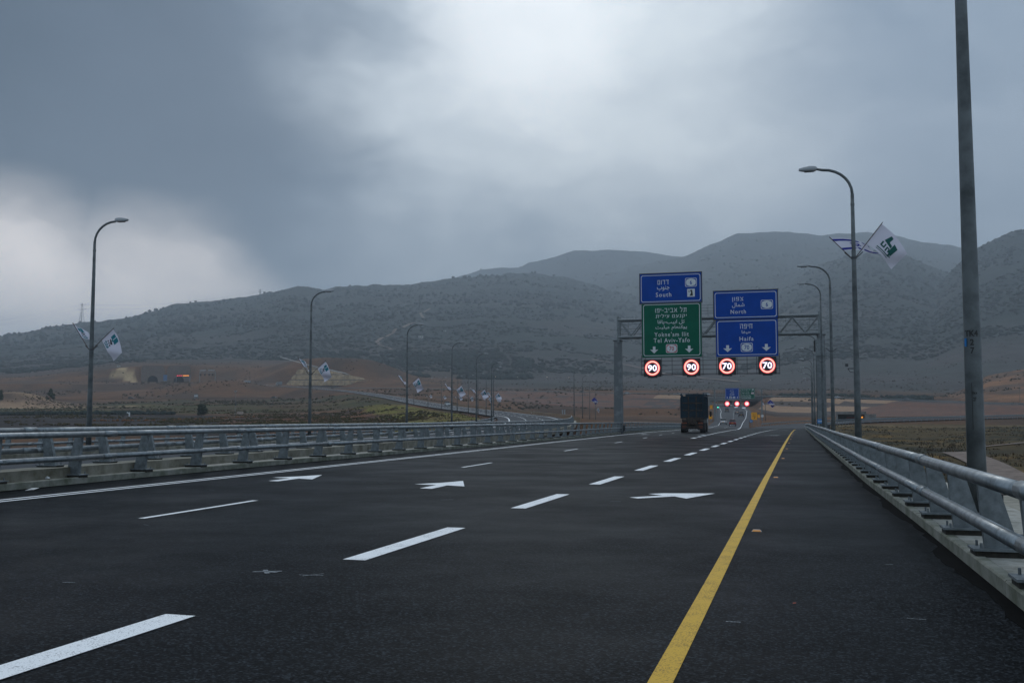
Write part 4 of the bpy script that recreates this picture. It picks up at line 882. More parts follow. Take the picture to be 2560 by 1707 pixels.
# ------------------------------------------------------------------ flags
def bracket(lamp_o, zb, r_=.09):
    inv = lamp_o.rotation_euler.z
    mb = MB(); mb.tube([(0, 0, zb-.04), (0, 0, zb+.04)], r_+.012, 12)
    for s_ in (-1, 1): mb.tube([(s_*r_, 0, zb), (s_*(r_+.22), 0, zb+.20)], .018, 6)
    o = mb.build('flag_bracket', M_DARK, lamp_o); return o
def lampz(o): return o.location
A_ = RLO[1]; zA = at_y(2127, 645, 38.0).z; bracket(A_, zA-A_.location.z)
flag((1.80-.10, 37.95, zA+.03), -.66, .70, (.97, .22, .06), 'blue striped flag with a star on the lamp before the gantry', 'i', 1.0, .66, 1.25, .08, 1.0)
flag((1.80+.10, 37.95, zA+.03), .62, .80, (.74, .10, -.66), 'white flag with a dark green emblem on the lamp before the gantry', 'a', 1.46, .84, 1.15, .06, .3)
B_ = RLO[2]; bracket(B_, 5.2); C_ = RLO[3]; bracket(C_, 5.9)
MB().tube([(.30, 0, 3.05), (-.02, 0, 3.05)], .02, 6).tube([(.30, 0, 3.05), (.22, 0, 2.93), (0, 0, 2.9)], .012, 6).box((.33, 0, 3.17), (.10, .10, .10)).build('camera_bracket', M_DARK, A_)
left = []
fl = [((235, 874), 39.2, -30.9, 0), ((780, 936), 65.3, -33.3, 1), ((1019, 968), 91.1, -36.3, 2), ((1129, 983), 113.5, -39.6, 3), ((1193, 990), 134.7, -43.4, 4), ((1240, 996), 156.5, -47.9, 5)]
for (pp, Y_, X_, k) in fl:
    z = at_y(pp[0], pp[1], Y_).z; w = ORD[k]
    lo = [o for o in bpy.data.objects if o.name.startswith('street_lamp') and o.parent is None and abs(o.location.x-X_) < .01 and abs(o.location.y-Y_) < .01][0]
    bracket(lo, z-lo.location.z)
    flag((X_-.1, Y_-.06, z+.02), -.58, .84, (.62, .60, -.40), 'white flag seen edge-on, on the %s bridge lamp opposite' % w, 'b', 1.45, .75, .65, .10, k*1.3)
    flag((X_+.1, Y_-.06, z+.02), .78, .62, (.52, .12, -.82), 'spread white flag with teal emblem on the %s bridge lamp opposite' % w, 'b', 1.45, .78, .96, .06+.02*(k % 3), k*.9)
for k, v in enumerate((205, 242, 284, 306, 335, 370)):
    i = int(np.argmin(np.abs((-OUT[:, 0]*math.sin(YAW)+OUT[:, 1]*math.cos(YAW))-v))); p = off(OUT, -.8)[i]; nm = {205: 'second', 242: 'fourth', 284: 'sixth', 306: 'seventh', 335: 'eighth', 370: 'ninth'}[v]
    flag((p[0]+.1, p[1]-.06, p[2]+3.6), .75, .66, (.5, .2, -.82), 'small white flag on the %s lamp along the bend of the opposite carriageway' % nm, 'b', 1.45, .8, .95, .1, k)
    if k % 2: flag((p[0]-.1, p[1]-.06, p[2]+3.6), -.7, .7, (.6, .5, -.6), 'small furled flag on the %s lamp along the bend of the opposite carriageway' % nm, 'b', 1.45, .75, .6, .1, k+2)

# ------------------------------------------------------------------ vehicles
M_TBLUE = mat('dirty_blue_tipper', (.016, .042, .064), .55, spec=.2, noise=(1.6, 6, .45, .7), col2=(.02, .022, .021)); M_TRUST = mat('rusty_dirt', (.085, .062, .048), .85, noise=(5, 5, .4, .65), col2=(.02, .016, .014)); M_TAIL = mat('dusty_tail_lamp', (.34, .075, .015), .45, noise=(14, 3, .4, .6), col2=(.12, .03, .012))
M_OCHRE = mat('faded_ochre', (.14, .075, .02), .7)
def truck(x, y, z, rz):
    r_ = tag(empty('dump_truck', (x, y, z), rz), 'dirty dark blue dump truck with raised side boards driving away in the inner lane', 'truck')
    W_ = 1.25; zb, zt_ = 1.52, 4.03; L_ = 6.4
    b_ = MB(); t_ = .09
    b_.box((0, t_/2, (zb+zt_)/2-.05), (2*W_-.1, t_, zt_-zb-.1))                                         # tailgate sheet
    for s_ in (-1, 1):
        b_.hexa([(s_*W_-.08 if s_ > 0 else -W_, .0, zb), (s_*W_ if s_ > 0 else -W_+.08, .0, zb), (s_*W_ if s_ > 0 else -W_+.08, L_, zb), (s_*W_-.08 if s_ > 0 else -W_, L_, zb)],
                [(s_*W_-.08 if s_ > 0 else -W_, .0, zt_+.05), (s_*W_ if s_ > 0 else -W_+.08, .0, zt_+.05), (s_*W_ if s_ > 0 else -W_+.08, L_, zt_-.12), (s_*W_-.08 if s_ > 0 else -W_, L_, zt_-.12)])
    b_.box((0, L_/2, zb+.06), (2*W_-.16, L_, .12)); b_.box((0, L_, zb+1.4), (2*W_, .1, 2.9))
    body = b_.build('dump_body', M_TBLUE, r_)
    for s_ in (-1, 1):
        MB().hexa([(s_*(W_-.02), -.02, zt_-.1), (s_*(W_-.30), -.02, zt_-.1), (s_*(W_-.30), .10, zt_-.1), (s_*(W_-.02), .10, zt_-.1)], [(s_*(W_-.0), -.02, zt_+.26), (s_*(W_-.07), -.02, zt_+.26), (s_*(W_-.07), .10, zt_+.26), (s_*(W_-.0), .10, zt_+.26)]).build('hinge_horn', M_TBLUE, body)
        for k in range(7): MB().box((s_*(W_+.04), .25+k*.98, (zb+zt_)/2-.05), (.09, .12, zt_-zb-.2)).build('side_rib', M_TBLUE, body)
        MB().box((s_*(W_+.02), L_/2, zt_-.02), (.13, L_, .12), rx=-.026).build('top_rail', M_TBLUE, body)
    for xx in (-.42, .42, -1.12, 1.12): MB().box((xx, -.045, (zb+zt_)/2), (.11, .10, zt_-zb-.15)).build('tailgate_rib', M_TRUST if abs(xx) < 1 else M_TBLUE, body)
    for zz in (zb+.07, zb+.90, zb+1.70, zt_-.10): MB().box((0, -.04, zz), (2*W_-.1, .09, .12)).build('tailgate_rib', M_TRUST if zz < 3.6 else M_TBLUE, body)
    ch = MB(); ch.box((-.42, 3.6, 1.12), (.14, 8.2, .34)).box((.42, 3.6, 1.12), (.14, 8.2, .34)).box((0, -.1, 1.05), (1.0, .16, .34)); ch.build('chassis', M_TRUST, r_)
    MB().box((0, -.28, .58), (1.5, .10, .16)).box((-.5, -.2, .82), (.08, .1, .5)).box((.5, -.2, .82), (.08, .1, .5)).build('under_run_bar', M_TRUST, r_)
    MB().box((0, .35, .98), (2.3, .3, 1.0)).box((0, .6, .55), (2.0, .3, .34)).build('rear_axle_frame', M_RUBBER, r_); MB().box((0, -.12, 1.36), (2.3, .06, .24)).build('rear_cross_panel', M_TRUST, r_); MB().box((0, -.16, 1.02), (.42, .02, .14)).build('number_plate', M_SYEL, r_)
    for s_ in (-1, 1):
        tl = MB().box((s_*.88, -.22, 1.0), (.52, .07, .22)).build('tail_light', M_TAIL, r_)
        MB().box((s_*.88, -.30, .62), (.58, .02, .66)).build('mud_flap', M_RUBBER, r_)
        for zz in (.55, .72): MB().box((s_*.88, -.315, zz), (.44, .01, .08)).build('reflector', M_TAIL, r_)
        MB().box((s_*.36, -.22, .98), (.07, .05, .30)).build('marker_plate', M_OCHRE, r_)
        for ya in (.62, 1.98): 
            for xo in (.90, 1.16):
                w_ = MB().tube([(s_*(xo-.13), ya, .53), (s_*(xo+.13), ya, .53)], .53, 18).build('wheel', M_RUBBER, r_, False)
                if xo > 1: MB().tube([(s_*(xo+.10), ya, .53), (s_*(xo+.137), ya, .53)], .28, 12).build('rim', M_TRUST, w_)
        w_ = MB().tube([(s_*.95, 5.9, .53), (s_*1.25, 5.9, .53)], .53, 18).build('wheel', M_RUBBER, r_); MB().tube([(s_*1.2, 5.9, .53), (s_*1.257, 5.9, .53)], .28, 12).build('rim', M_TRUST, w_)
        MB().tube([(s_*1.2, 7.9, 2.35), (s_*1.55, 7.8, 2.35)], .03, 6).box((s_*1.52, 7.75, 2.05), (.22, .10, .62)).build('mirror', M_BLACK, r_)
    cab = MB(); cab.hexa([(-1.2, 6.7, .7), (1.2, 6.7, .7), (1.2, 8.5, .7), (-1.2, 8.5, .7)], [(-1.15, 6.7, 3.1), (1.15, 6.7, 3.1), (1.15, 8.25, 3.1), (-1.15, 8.25, 3.1)]); cab_ = cab.build('cab', mat('cab_white', (.35, .35, .34), .5), r_)
    for s_ in (-1, 1): MB().box((s_*1.19, 7.6, 2.35), (.02, 1.1, .7)).build('side_window', M_GLASS, cab_)
    MB().box((0, 8.40, 2.35), (2.0, .02, .8), rx=.1).build('windscreen', M_GLASS, cab_)
    return r_
ty = 113.6; truck(-11.74, ty, ZROAD(ty)+.004, .03)

M_CARLAMP = mat('red_lamp_glass', (.30, .012, .012), .25); M_HEADL = mat('head_lamp_glass', (.7, .72, .74), .2)
cmats = {}
def cpaint(c):
    if c not in cmats: cmats[c] = mat('car_paint_%d' % len(cmats), c, .3, .15, coat=.6)
    return cmats[c]
def car(pos, rz, colr, label, group, kind='sedan', s=1.0, name='car', rack=False):
    root = tag(empty(name, pos, rz), label, 'car' if kind != 'van' else 'van', group); w = .90*s
    prof = {'sedan': ([(-2.15, .32), (-2.2, .80), (-1.75, .95), (-1.1, .98), (1.0, .95), (2.0, .78), (2.15, .55), (2.12, .30)], [(-1.45, .96), (-.85, 1.42), (.35, 1.44), (1.1, .95)]),
            'suv': ([(-2.15, .38), (-2.22, .95), (-2.1, 1.05), (-1.0, 1.06), (1.05, 1.04), (2.05, .90), (2.2, .6), (2.15, .36)], [(-2.08, 1.05), (-1.72, 1.66), (.35, 1.68), (1.12, 1.04)]),
            'pickup': ([(-2.5, .45), (-2.55, 1.05), (-.45, 1.06), (1.1, 1.05), (2.2, .95), (2.35, .6), (2.3, .42)], [(-.55, 1.05), (-.35, 1.70), (.75, 1.72), (1.35, 1.05)]),
            'van': ([(-2.3, .38), (-2.35, 1.2), (-2.3, 1.3), (1.3, 1.3), (2.3, 1.0), (2.4, .6), (2.35, .36)], [(-2.3, 1.28), (-2.22, 2.0), (1.0, 2.0), (1.75, 1.2)])}[kind]
    def ext(pts, wb, wt, z0=None):
        n = len(pts); zs = [p[1] for p in pts]; zl, zh = min(zs), max(zs); vs = []
        for sx in (-1, 1): vs += [(sx*(wb+(wt-wb)*((z-zl)/(zh-zl) if zh > zl else 0))*s, y*s, z*s) for y, z in pts]
        return vs, [tuple(range(n)), tuple(range(n, 2*n))[::-1]]+[(i, i+n, (i+1) % n+n, (i+1) % n) for i in range(n)]
    body = MB().add(*ext(prof[0], .90, .84)).build('body', cpaint(colr), root)
    roof = [(prof[1][0][0]+.06, prof[1][0][1]), *prof[1][1:3], (prof[1][3][0]-.1, prof[1][3][1])]
    MB().add(*ext(prof[1], .80, .66)).build('cabin', M_GLASS, root)
    (ya, za), (yb, zb) = prof[1][1], prof[1][2]
    MB().box((0, (ya+yb)/2*s, (za+.02)*s), (1.36*s, (yb-ya+.12)*s, .06*s)).build('roof', cpaint(colr), root)
    for yy in (-1.35, 1.35):
        for sx in (-1, 1):
            wh = MB().tube([(sx*.72*s, yy*s, .33*s), (sx*.92*s, yy*s, .33*s)], .33*s, 12).build('wheel', M_RUBBER, root); MB().tube([(sx*.90*s, yy*s, .33*s), (sx*.925*s, yy*s, .33*s)], .19*s, 8).build('rim', M_GALV, wh)
    yr, yf = prof[0][1][0], prof[0][-2][0]; zl = prof[0][1][1]
    for sx in (-1, 1):
        MB().box((sx*.70*s, (yr-.0)*s, (zl-.06)*s), (.30*s, .06*s, .16*s)).build('tail_light', M_CARLAMP, root); MB().box((sx*.66*s, (yf-.08)*s, .66*s), (.34*s, .10*s, .14*s)).build('head_light', M_HEADL, root)
    MB().box((0, (yr+.02)*s, .44*s), (1.7*s, .10*s, .20*s)).build('bumper', M_DARK, root); MB().box((0, (yr-.01)*s, .72*s), (.5*s, .02*s, .11*s)).build('number_plate', M_SYEL, root)
    if rack:
        mb = MB()
        for xx in (-.45, 0, .45): mb.tube([(xx*s, (yr-.05)*s, .9*s), (xx*s, (yr-.15)*s, 1.75*s)], .05, 6).box((xx*s, (yr-.12)*s, 1.45*s), (.24*s, .05*s, .4*s))
        mb.build('rear_rack', M_DARK, root)
    return root
def oncar(px, v): x, y = polar(px, v); return (x, y, ZROAD(y)+.02)
GM = 'vehicles on the main road towards the underpass'
car(oncar(1807, 296), .035, (.85, .85, .85), 'white car with a dark rear bumper following the red car', GM, 'suv')
car(oncar(1829.5, 272), .05, (.35, .012, .014), 'red car with a rack of bicycles on its tail', GM, 'suv', rack=True)
car(oncar(1851, 388), .10, (.02, .021, .024), 'black car on the bend before the far gantry', GM, 'suv', 1.05)
car(oncar(1842, 425), .11, (.06, .018, .02), 'dark maroon car ahead of the black car on the bend', GM)
car(oncar(1816, 452), .10, (.16, .17, .17), 'grey pickup with load frame in the inner lane before the far gantry', GM, 'pickup', rack=True)
car(oncar(1838.5, 528), math.pi+.08, (.85, .85, .85), 'white car in front of the underpass, beside another white car', GM)
car(oncar(1858, 508), math.pi+.08, (.85, .85, .85), 'white car in front of the underpass, on the outer side', GM)
car(oncar(1826, 585), .08, (.5, .5, .5), 'pale van entering the underpass', GM, 'van')
def on_path(P, px, d, dz=.12):
    u = P[:, 0]*math.cos(YAW)+P[:, 1]*math.sin(YAW); v = -P[:, 0]*math.sin(YAW)+P[:, 1]*math.cos(YAW)
    i = int(np.argmin(np.abs(u/v*FPX+1280-px))); i = min(max(i, 1), len(P)-2); t_ = P[i+1]-P[i-1]; q = off(P, d, dz)[i]; return (q[0], q[1], q[2]), math.atan2(-t_[0], t_[1])
GCX = 'vehicles on the far cross highway'
for px, c, kd, lb, dd in ((1357, (.03, .03, .034), 'sedan', 'black car on the cross highway between two lit lamps', 5), (1470, (.07, .075, .08), 'sedan', 'dark grey car on the cross highway left behind the gantry column', 5), (1577, (.85, .85, .85), 'sedan', 'white sedan on the cross highway past the gantry column', 5),
                          (1690, (.6, .6, .6), 'pickup', 'white pickup on the cross highway above the dump truck', 5), (1772, (.58, .58, .58), 'van', 'white van on the cross highway towing past the far gantry', 4), (2097, (.85, .85, .85), 'sedan', 'white car on the cross highway past the shoulder lamps', 5), (2284, (.03, .032, .034), 'suv', 'dark car on the cross highway above the red embankment', 5), (2458, (.4, .4, .42), 'sedan', 'silver car on the cross highway below the brown mound', 5)):
    p, a = on_path(CROSS, px, dd); car(p, a, c, lb, GCX, kd)
GR_ = 'vehicles on the valley roads'
for px, c, kd, lb in ((332, (.02, .02, .022), 'suv', 'black car on the valley road below the tunnel'), (683, (.02, .02, .022), 'sedan', 'black car on the valley road before the terraced rock cut'), (794, (.85, .85, .85), 'sedan', 'white car on the valley road before the terraced rock cut')):
    p, a = on_path(RAMP, px, 1.5); car(p, a, c, lb, GR_, kd)
p, a = on_path(OPP, 1178, 3.4, .03); i_ = int(np.argmin(np.abs((-OPP[:, 0]*math.sin(YAW)+OPP[:, 1]*math.cos(YAW))-395))); q = off(OPP, 3.4, .03)[i_]; t_ = OPP[i_+1]-OPP[i_-1]
car(tuple(q), math.atan2(-t_[0], t_[1])+math.pi, (.42, .45, .46), 'silver car coming along the opposite carriageway', GR_, 'suv')
for px, lb, cc in ((690, 'grey box lorry on the tunnel road above the brown slope', (.16, .17, .17)), (612, 'small grey lorry on the tunnel road near the tunnel signs', (.25, .26, .27))):
    p, a = on_path(OPP, px, 3); r_ = tag(empty('box_lorry', p, a), lb, 'lorry', 'lorries on the tunnel road')
    MB().box((0, -1, 2.1), (2.5, 9, 2.9)).build('cargo_box', cpaint(cc), r_); MB().box((0, 4.7, 1.6), (2.4, 1.9, 2.4)).build('cab', cpaint((.4, .4, .4)), r_)
    for yy in (-3.6, -2.4, 4.6):
        for sx in (-1, 1): MB().tube([(sx*.95, yy, .5), (sx*1.22, yy, .5)], .5, 12).build('wheel', M_RUBBER, r_)

# ------------------------------------------------------------------ far gantry and works signs at the exit
FV = 350.0
def fp(px, py): p = at(px, py, FV); return p
xy = polar(1845, FV); fz = ZROAD(xy[1])
fg = tag(empty('sign_gantry', (xy[0], xy[1], fz), YAW*.0), 'far grey lattice gantry over the main road before the underpass', 'gantry'); 
def floc(px, py, dy=0.0): p = fp(px, py); return (p.x-fg.location.x, p.y-fg.location.y+dy, p.z-fg.location.z)
fa, fb = floc(1786, 985), floc(1904, 985); ztop, zbot = floc(1845, 971)[2], floc(1845, 997)[2]
for px in (1786, 1904):
    x, y, _ = floc(px, 985); zz = ZROAD(y+fg.location.y)-fg.location.z-1; MB().box((x, y+.3, (ztop+zz)/2), (.5, .5, ztop-zz)).build('column', M_GALV, fg)
for z in (zbot, (zbot+ztop)/2, ztop):
    for dy in (0, 1.2): MB().tube([(fa[0], fa[1]+dy, z), (fb[0], fb[1]+dy, z)], .10, 6).build('chord', M_GALV, fg)
for k in range(13):
    t_ = k/12; x = fa[0]+(fb[0]-fa[0])*t_; y = fa[1]+(fb[1]-fa[1])*t_
    MB().box((x, y, (zbot+ztop)/2), (.10, .10, ztop-zbot)).build('lattice_post', M_GALV, fg)
    if k < 12: x2 = fa[0]+(fb[0]-fa[0])*(k+1)/12; MB().tube([(x, y, zbot if k % 2 else ztop), (x2, y, ztop if k % 2 else zbot)], .05, 5).build('diagonal', M_GALV, fg)
def fsign(px0, py0, px1, py1, m_, label, lines, arrows=0, shield=None, dy=-.8):
    a, b_ = fp(px0, py0), fp(px1, py1); Y_ = min(a.y, b_.y)+dy
    sg = Sign('overhead_sign', a.x, b_.x, b_.z, a.z, Y_, m_, label, 'boards on the far gantry', .06); w = b_.x-a.x; h = a.z-b_.z; cx = (a.x+b_.x)/2
    for body, f0, f1, g0, g1 in lines: sg.text(body, a.x+w*f0, a.x+w*f1, a.z-h*g1, a.z-h*g0, weight=.025)
    return sg, a, b_, w, h
sg, a, b_, w, h = fsign(1813, 970, 1849, 998, M_SBLUE, 'blue board reading South on the far gantry', [(HE['south'], .36, .62, .2, .29), (AR['south'], .36, .64, .35, .46), ('South', .33, .66, .52, .62)])
for f in (.15, .87): sg.arrow(a.x+w*f, b_.z+h*.09, b_.z+h*.24, w*.11)
sg.shield(a.x+w*.53, a.x+w*.73, b_.z+h*.08, b_.z+h*.25, '6', M_SBLUE, M_SBLUE)
x0_, z0_ = sg.loc(a.x+w*.31, b_.z+h*.07); plate(rrect(x0_, x0_+w*.15, z0_, z0_+h*.2, .05), .009, M_SWHITE, 'toll_emblem', sg.root); plate([(x0_+w*.04, z0_+h*.03), (x0_+w*.11, z0_+h*.03), (x0_+w*.09, z0_+h*.16), (x0_+w*.06, z0_+h*.16)], .005, M_SBLK, 'emblem_shape', sg.root)
sg, a, b_, w, h = fsign(1851.5, 971, 1888, 997.5, M_SGREEN, 'green board to Yokneam Ilit and Tel Aviv-Yafo on the far gantry', [(HE['telaviv'], .1, .68, .08, .18), (HE['yok'], .1, .62, .24, .34), (AR['telaviv'], .12, .62, .38, .49), (AR['yok'], .06, .68, .54, .64), ("Yokne'am Ilit", .05, .74, .69, .79), ('Tel Aviv-Yafo', .05, .72, .83, .93)])
sg.shield(a.x+w*.74, a.x+w*.94, b_.z+h*.46, b_.z+h*.64, '70', M_SRED, M_SRED)
x0_, z0_ = sg.loc(a.x+w*.84, b_.z+h*.84); MB().box((x0_, .008, z0_), (w*.035, .004, w*.17), ry=.75).box((x0_+w*.055, .008, z0_+w*.03), (w*.03, .004, w*.10)).box((x0_+w*.03, .008, z0_+w*.065), (w*.10, .004, w*.03)).build('arrow', M_SWHITE, sg.root)
M_LEDW = mat('lit_pale_disc', (.2, .1, .1), .5, emit=((1.0, .80, .78), 1.35)); M_LEDR2 = mat('lit_red_band', (.2, .02, .02), .5, emit=((1.0, .05, .08), 1.5))
for k, px in enumerate((1818.5, 1843, 1867.5)):
    p = fp(px, 1009); r_ = tag(empty('lane_display', (p.x, p.y-1.0, p.z)), ('lit red ringed display under the blue board of the far gantry', 'lit red ringed display between the two boards of the far gantry', 'lit red ringed display under the green board of the far gantry')[k], 'lane display', 'lit displays on the far gantry'); rr = 5.3/FPX*FV
    MB().box((0, .15, 0), (rr*2.7, .25, rr*2.6)).build('cabinet', M_BLACK, r_); MB().tube([(0, .2, rr*1.2), (0, .2, rr*2.2)], .08, 6).build('hanger', M_GALV, r_)
    ring(circle(0, 0, rr*1.12, 24), circle(0, 0, rr*.78, 24), .01, M_LEDR2, 'lit_ring', r_); d_ = plate(circle(0, 0, rr*.78, 24), .012, M_LEDW, 'lit_disc', r_)
    MB().box((-rr*.12, .006, rr*.42), (rr*.5, .004, rr*.2)).box((0, .006, -rr*.4), (rr*.28, .004, rr*.26)).box((-rr*.45, .006, 0), (rr*.12, .004, rr*.3)).build('car_symbol', M_SBLK, r_)
def ground_main(px, v): x, y = polar(px, v); return x, y, ZROAD(y)
def post_sign(name, px, py0, py1, pw, v, shape, m_, label, zb=None, cat='road sign', group='works signs at the exit nose'):
    a, b_ = at(px, py0, v), at(px, py1, v); w = pw/FPX*v; h = a.z-b_.z; g = gz(b_.x, b_.y) if zb is None else zb
    r_ = tag(empty(name, (b_.x, b_.y, g)), label, cat, group); z0 = b_.z-g
    for sx in ((-.3, .3) if w > 1 else (0,)): MB().tube([(sx*w, .06, -.1), (sx*w, .06, z0+h*.8)], .05, 8).build('post', M_GALV, r_)
    if shape == 'round':
        MB().tube([(0, -.03, z0+h/2), (0, .03, z0+h/2)], h/2, 20).build('panel', m_, r_)
    else: MB().box((0, 0, z0+h/2), (w, .05, h)).build('panel', m_, r_)
    return r_, w, h, z0
r_, w, h, z0 = post_sign('works_sign', 1885.5, 1030.5, 1049, 14.2, 268, 'rect', M_SYEL, 'large orange works sign with black lettering and an arrow at the exit nose', -.6)
for q, ww in ((.80, .5), (.62, .55), (.45, .55)):
    me = text_mesh(HE['haifa'] if q > .7 else (AR['haifa'] if q > .5 else 'Haifa'), w*ww, h*.11, .03); me.materials.append(M_SBLK); link('lettering', me, r_, (0, -.03, z0+h*q))
MB().box((0, -.03, z0+h*.2), (w*.08, .004, h*.22), ry=.75).box((w*.13, -.03, z0+h*.26), (w*.07, .004, h*.13)).box((w*.09, -.03, z0+h*.29), (w*.15, .004, h*.06)).build('arrow', M_SBLK, r_)
post_sign('works_sign', 1897, 1036, 1044, 6, 290, 'rect', M_SYEL, 'small orange works sign just behind the large orange one', -.6)
post_sign('works_sign', 1778, 1012.5, 1022, 6.5, 330, 'rect', M_SYEL, 'small tall orange works sign above the dump truck mirror', 0)
post_sign('works_sign', 1776.5, 1038, 1047, 8, 300, 'rect', M_SYEL, 'small square orange works sign beside the dump truck', -.5)
r_, w, h, z0 = post_sign('keep_clear_sign', 1878, 1048.5, 1056, 7.5, 266, 'round', M_SLBL, 'blue round keep aside sign with a white arrow at the exit nose', -.6)
MB().box((0, -.04, z0+h*.5), (h*.10, .01, h*.6), ry=-.8).box((-h*.2, -.04, z0+h*.33), (h*.25, .01, h*.09)).build('arrow', M_SWHITE, r_)
post_sign('speed_sign', 1906, 1036, 1043, 6, 300, 'round', M_SWHITE, 'white round speed limit sign beside the orange works signs', -.5)
# signal post with a green light
p = at(1794, 1030, 340); g = ZROAD(p.y); r_ = tag(empty('signal_post', (p.x, p.y, g)), 'slim signal post with a green light beside the far gantry', 'signal'); zl = at(1795, 1018, 340).z-g; zt_ = at(1793, 999, 340).z-g
MB().tube([(0, 0, 0), (0, 0, zt_)], .09, 8).tube([(0, 0, zt_), (-.6, 0, zt_+.3)], .06, 6).build('post', M_GALV, r_); MB().box((.15, -.1, zl), (.5, .25, 1.0)).build('signal_head', M_BLACK, r_)
MB().tube([(.15, -.24, zl), (.15, -.22, zl)], .22, 12).build('green_lamp', mat('lit_green', (.02, .2, .15), .4, emit=((.10, .95, .65), 1.6)), r_)
# small blue distance plate by the shoulder railing
y_ = 90.0; p = at_y(2052, 1058, y_); q = at_y(2052, 1047.5, y_); w_ = 15.5/FPX*93
r_ = tag(empty('distance_plate', (p.x, y_, ZROAD(y_)+.122)), 'small light blue distance plate with white figures on a black post behind the shoulder railing', 'road sign'); z0 = p.z-ZROAD(y_)-.122; h = q.z-p.z
MB().box((0, .03, z0/2), (.07, .05, z0)).build('post', M_BLACK, r_); MB().box((0, 0, z0+h/2), (w_, .02, h)).build('panel', M_SLBL, r_)
me = text_mesh('16.002', w_*.78, h*.42, .03); me.materials.append(M_SWHITE); link('lettering', me, r_, (0, -.013, z0+h*.52))
# low guard rail around the exit nose
def guard(P, name, label, group, m_=None, hgt=.75, step=2.5, h2=.3, n_max=120):
    root = tag(empty(name, tuple(P[0])), label, 'guard rail', group); o0 = Vector(P[0]); pm = MB().box((0, 0, hgt/2-.2), (.12, .12, hgt+.4)).mesh('post', m_ or M_GALV); D_ = np.cumsum(np.r_[0, np.linalg.norm(np.diff(P[:, :2], axis=0), axis=1)])
    for k in range(int(min(D_[-1]//step, n_max))): s = k*step; link('post', pm, root, Vector([float(np.interp(s, D_, P[:, j])) for j in range(3)])-o0)
    vs, fs = [], []
    for q in P: q = Vector(q)-o0; vs += [(q.x, q.y, q.z+hgt-h2), (q.x, q.y-.06, q.z+hgt-h2*.7), (q.x, q.y, q.z+hgt-h2*.5), (q.x, q.y-.06, q.z+hgt-h2*.3), (q.x, q.y, q.z+hgt)]
    for i in range(len(P)-1):
        for k in range(4): a = i*5+k; fs.append((a, a+1, a+6, a+5))
    MB().add(vs, fs).build('rail', m_ or M_GALV, root); return root
nose = dens([(-12.4, 262, -.6), (-9.6, 268, -.55), (-4, 284, -.1), (8, 300, .7), (24, 312, 1.1), (60, 338, 1.9)], 4)
guard(off(EXIT, -6.4)[6:46], 'guard_rail', 'low grey guard rail curving round the exit nose', 'guard rails')
guard(off(EXIT, 6.6)[5:], 'guard_rail', 'low grey guard rail on the field side of the exit road', 'guard rails')
M_TANF = mat('tan_wood', (.26, .19, .12), .8)
i0, i1 = [int(np.argmin(np.abs((-OPP[:, 0]*math.sin(YAW)+OPP[:, 1]*math.cos(YAW))-v))) for v in (176, 430)]
guard(off(OPP, 8.0, -.1)[i0:i1], 'guard_rail', 'long low tan picket guard rail along the inner bend of the opposite carriageway', 'guard rails', M_TANF, .8, 2.2)
guard(off(CROSS, 9.6, .1), 'guard_rail', 'long pale guard rail along the edge of the cross highway', 'guard rails', None, .85, 6.0, .45)
for k, px in enumerate((1165, 1214, 1275, 1340, 1405, 1470, 1545, 1640, 1740, 1835, 1916, 2010, 2090, 2185, 2290, 2405, 2520)):
    p, a = on_path(CROSS, px, -9.5); lit = px in (1214, 1275, 1340, 1405, 1916)
    lamp(p[0], p[1], p[2]-.3, 11.0, a, '%s lamp along the cross highway from the tunnel end, %s' % ((ORD+['seventeenth'])[k], 'lit' if lit else 'unlit'), 'street lamps on the cross highway', False, lit)

# lamps and small flags between the two carriageways past the bridge
for k, (px, v) in enumerate(((1435, 205), (1456, 245), (1474, 292), (1488, 340))):
    x, y = polar(px, v); g = gz(x, y)-.2; lamp(x, y, g, 12.0+CAMH-g-1.4+[-.6, -.2, .2, .6][k], math.atan2(rt.y, rt.x), '%s lamp in the gap between the carriageways past the median column' % ORD[k], 'street lamps between the carriageways', False)
x, y = polar(1474, 292); flag((x+.1, y-.1, zpix(1004, 292)), .7, .7, (.7, .1, -.6), 'blue flag on the third lamp between the carriageways', 'n', 1.8, 1.2, 1.6, .12, .4)
x, y = polar(1488, 340); flag((x+.1, y-.1, zpix(1028, 340)), .6, .8, (.6, .2, -.7), 'small white flag low on the fourth lamp between the carriageways', 'b', 1.4, .8, 1.0, .1, 1.4)
x, y = polar(1912, 350); r_ = lamp(x, y, gz(x, y)-.3, 10.5, math.pi, 'lamp behind the end column of the far gantry', 'street lamps at the far gantry', False)
flag((x+.1, y-.2, zpix(1010, 350)), .75, .7, (.75, .1, -.6), 'blue flag flying beside the far gantry', 'n', 2.2, 1.5, 2.3, .2, .9); flag((x-.2, y-.2, zpix(1009, 350)), -.6, .8, (.3, .3, -.9), 'white flag flying beside the far gantry', 'b', 1.8, 1.2, 1.3, .15, 2.0)
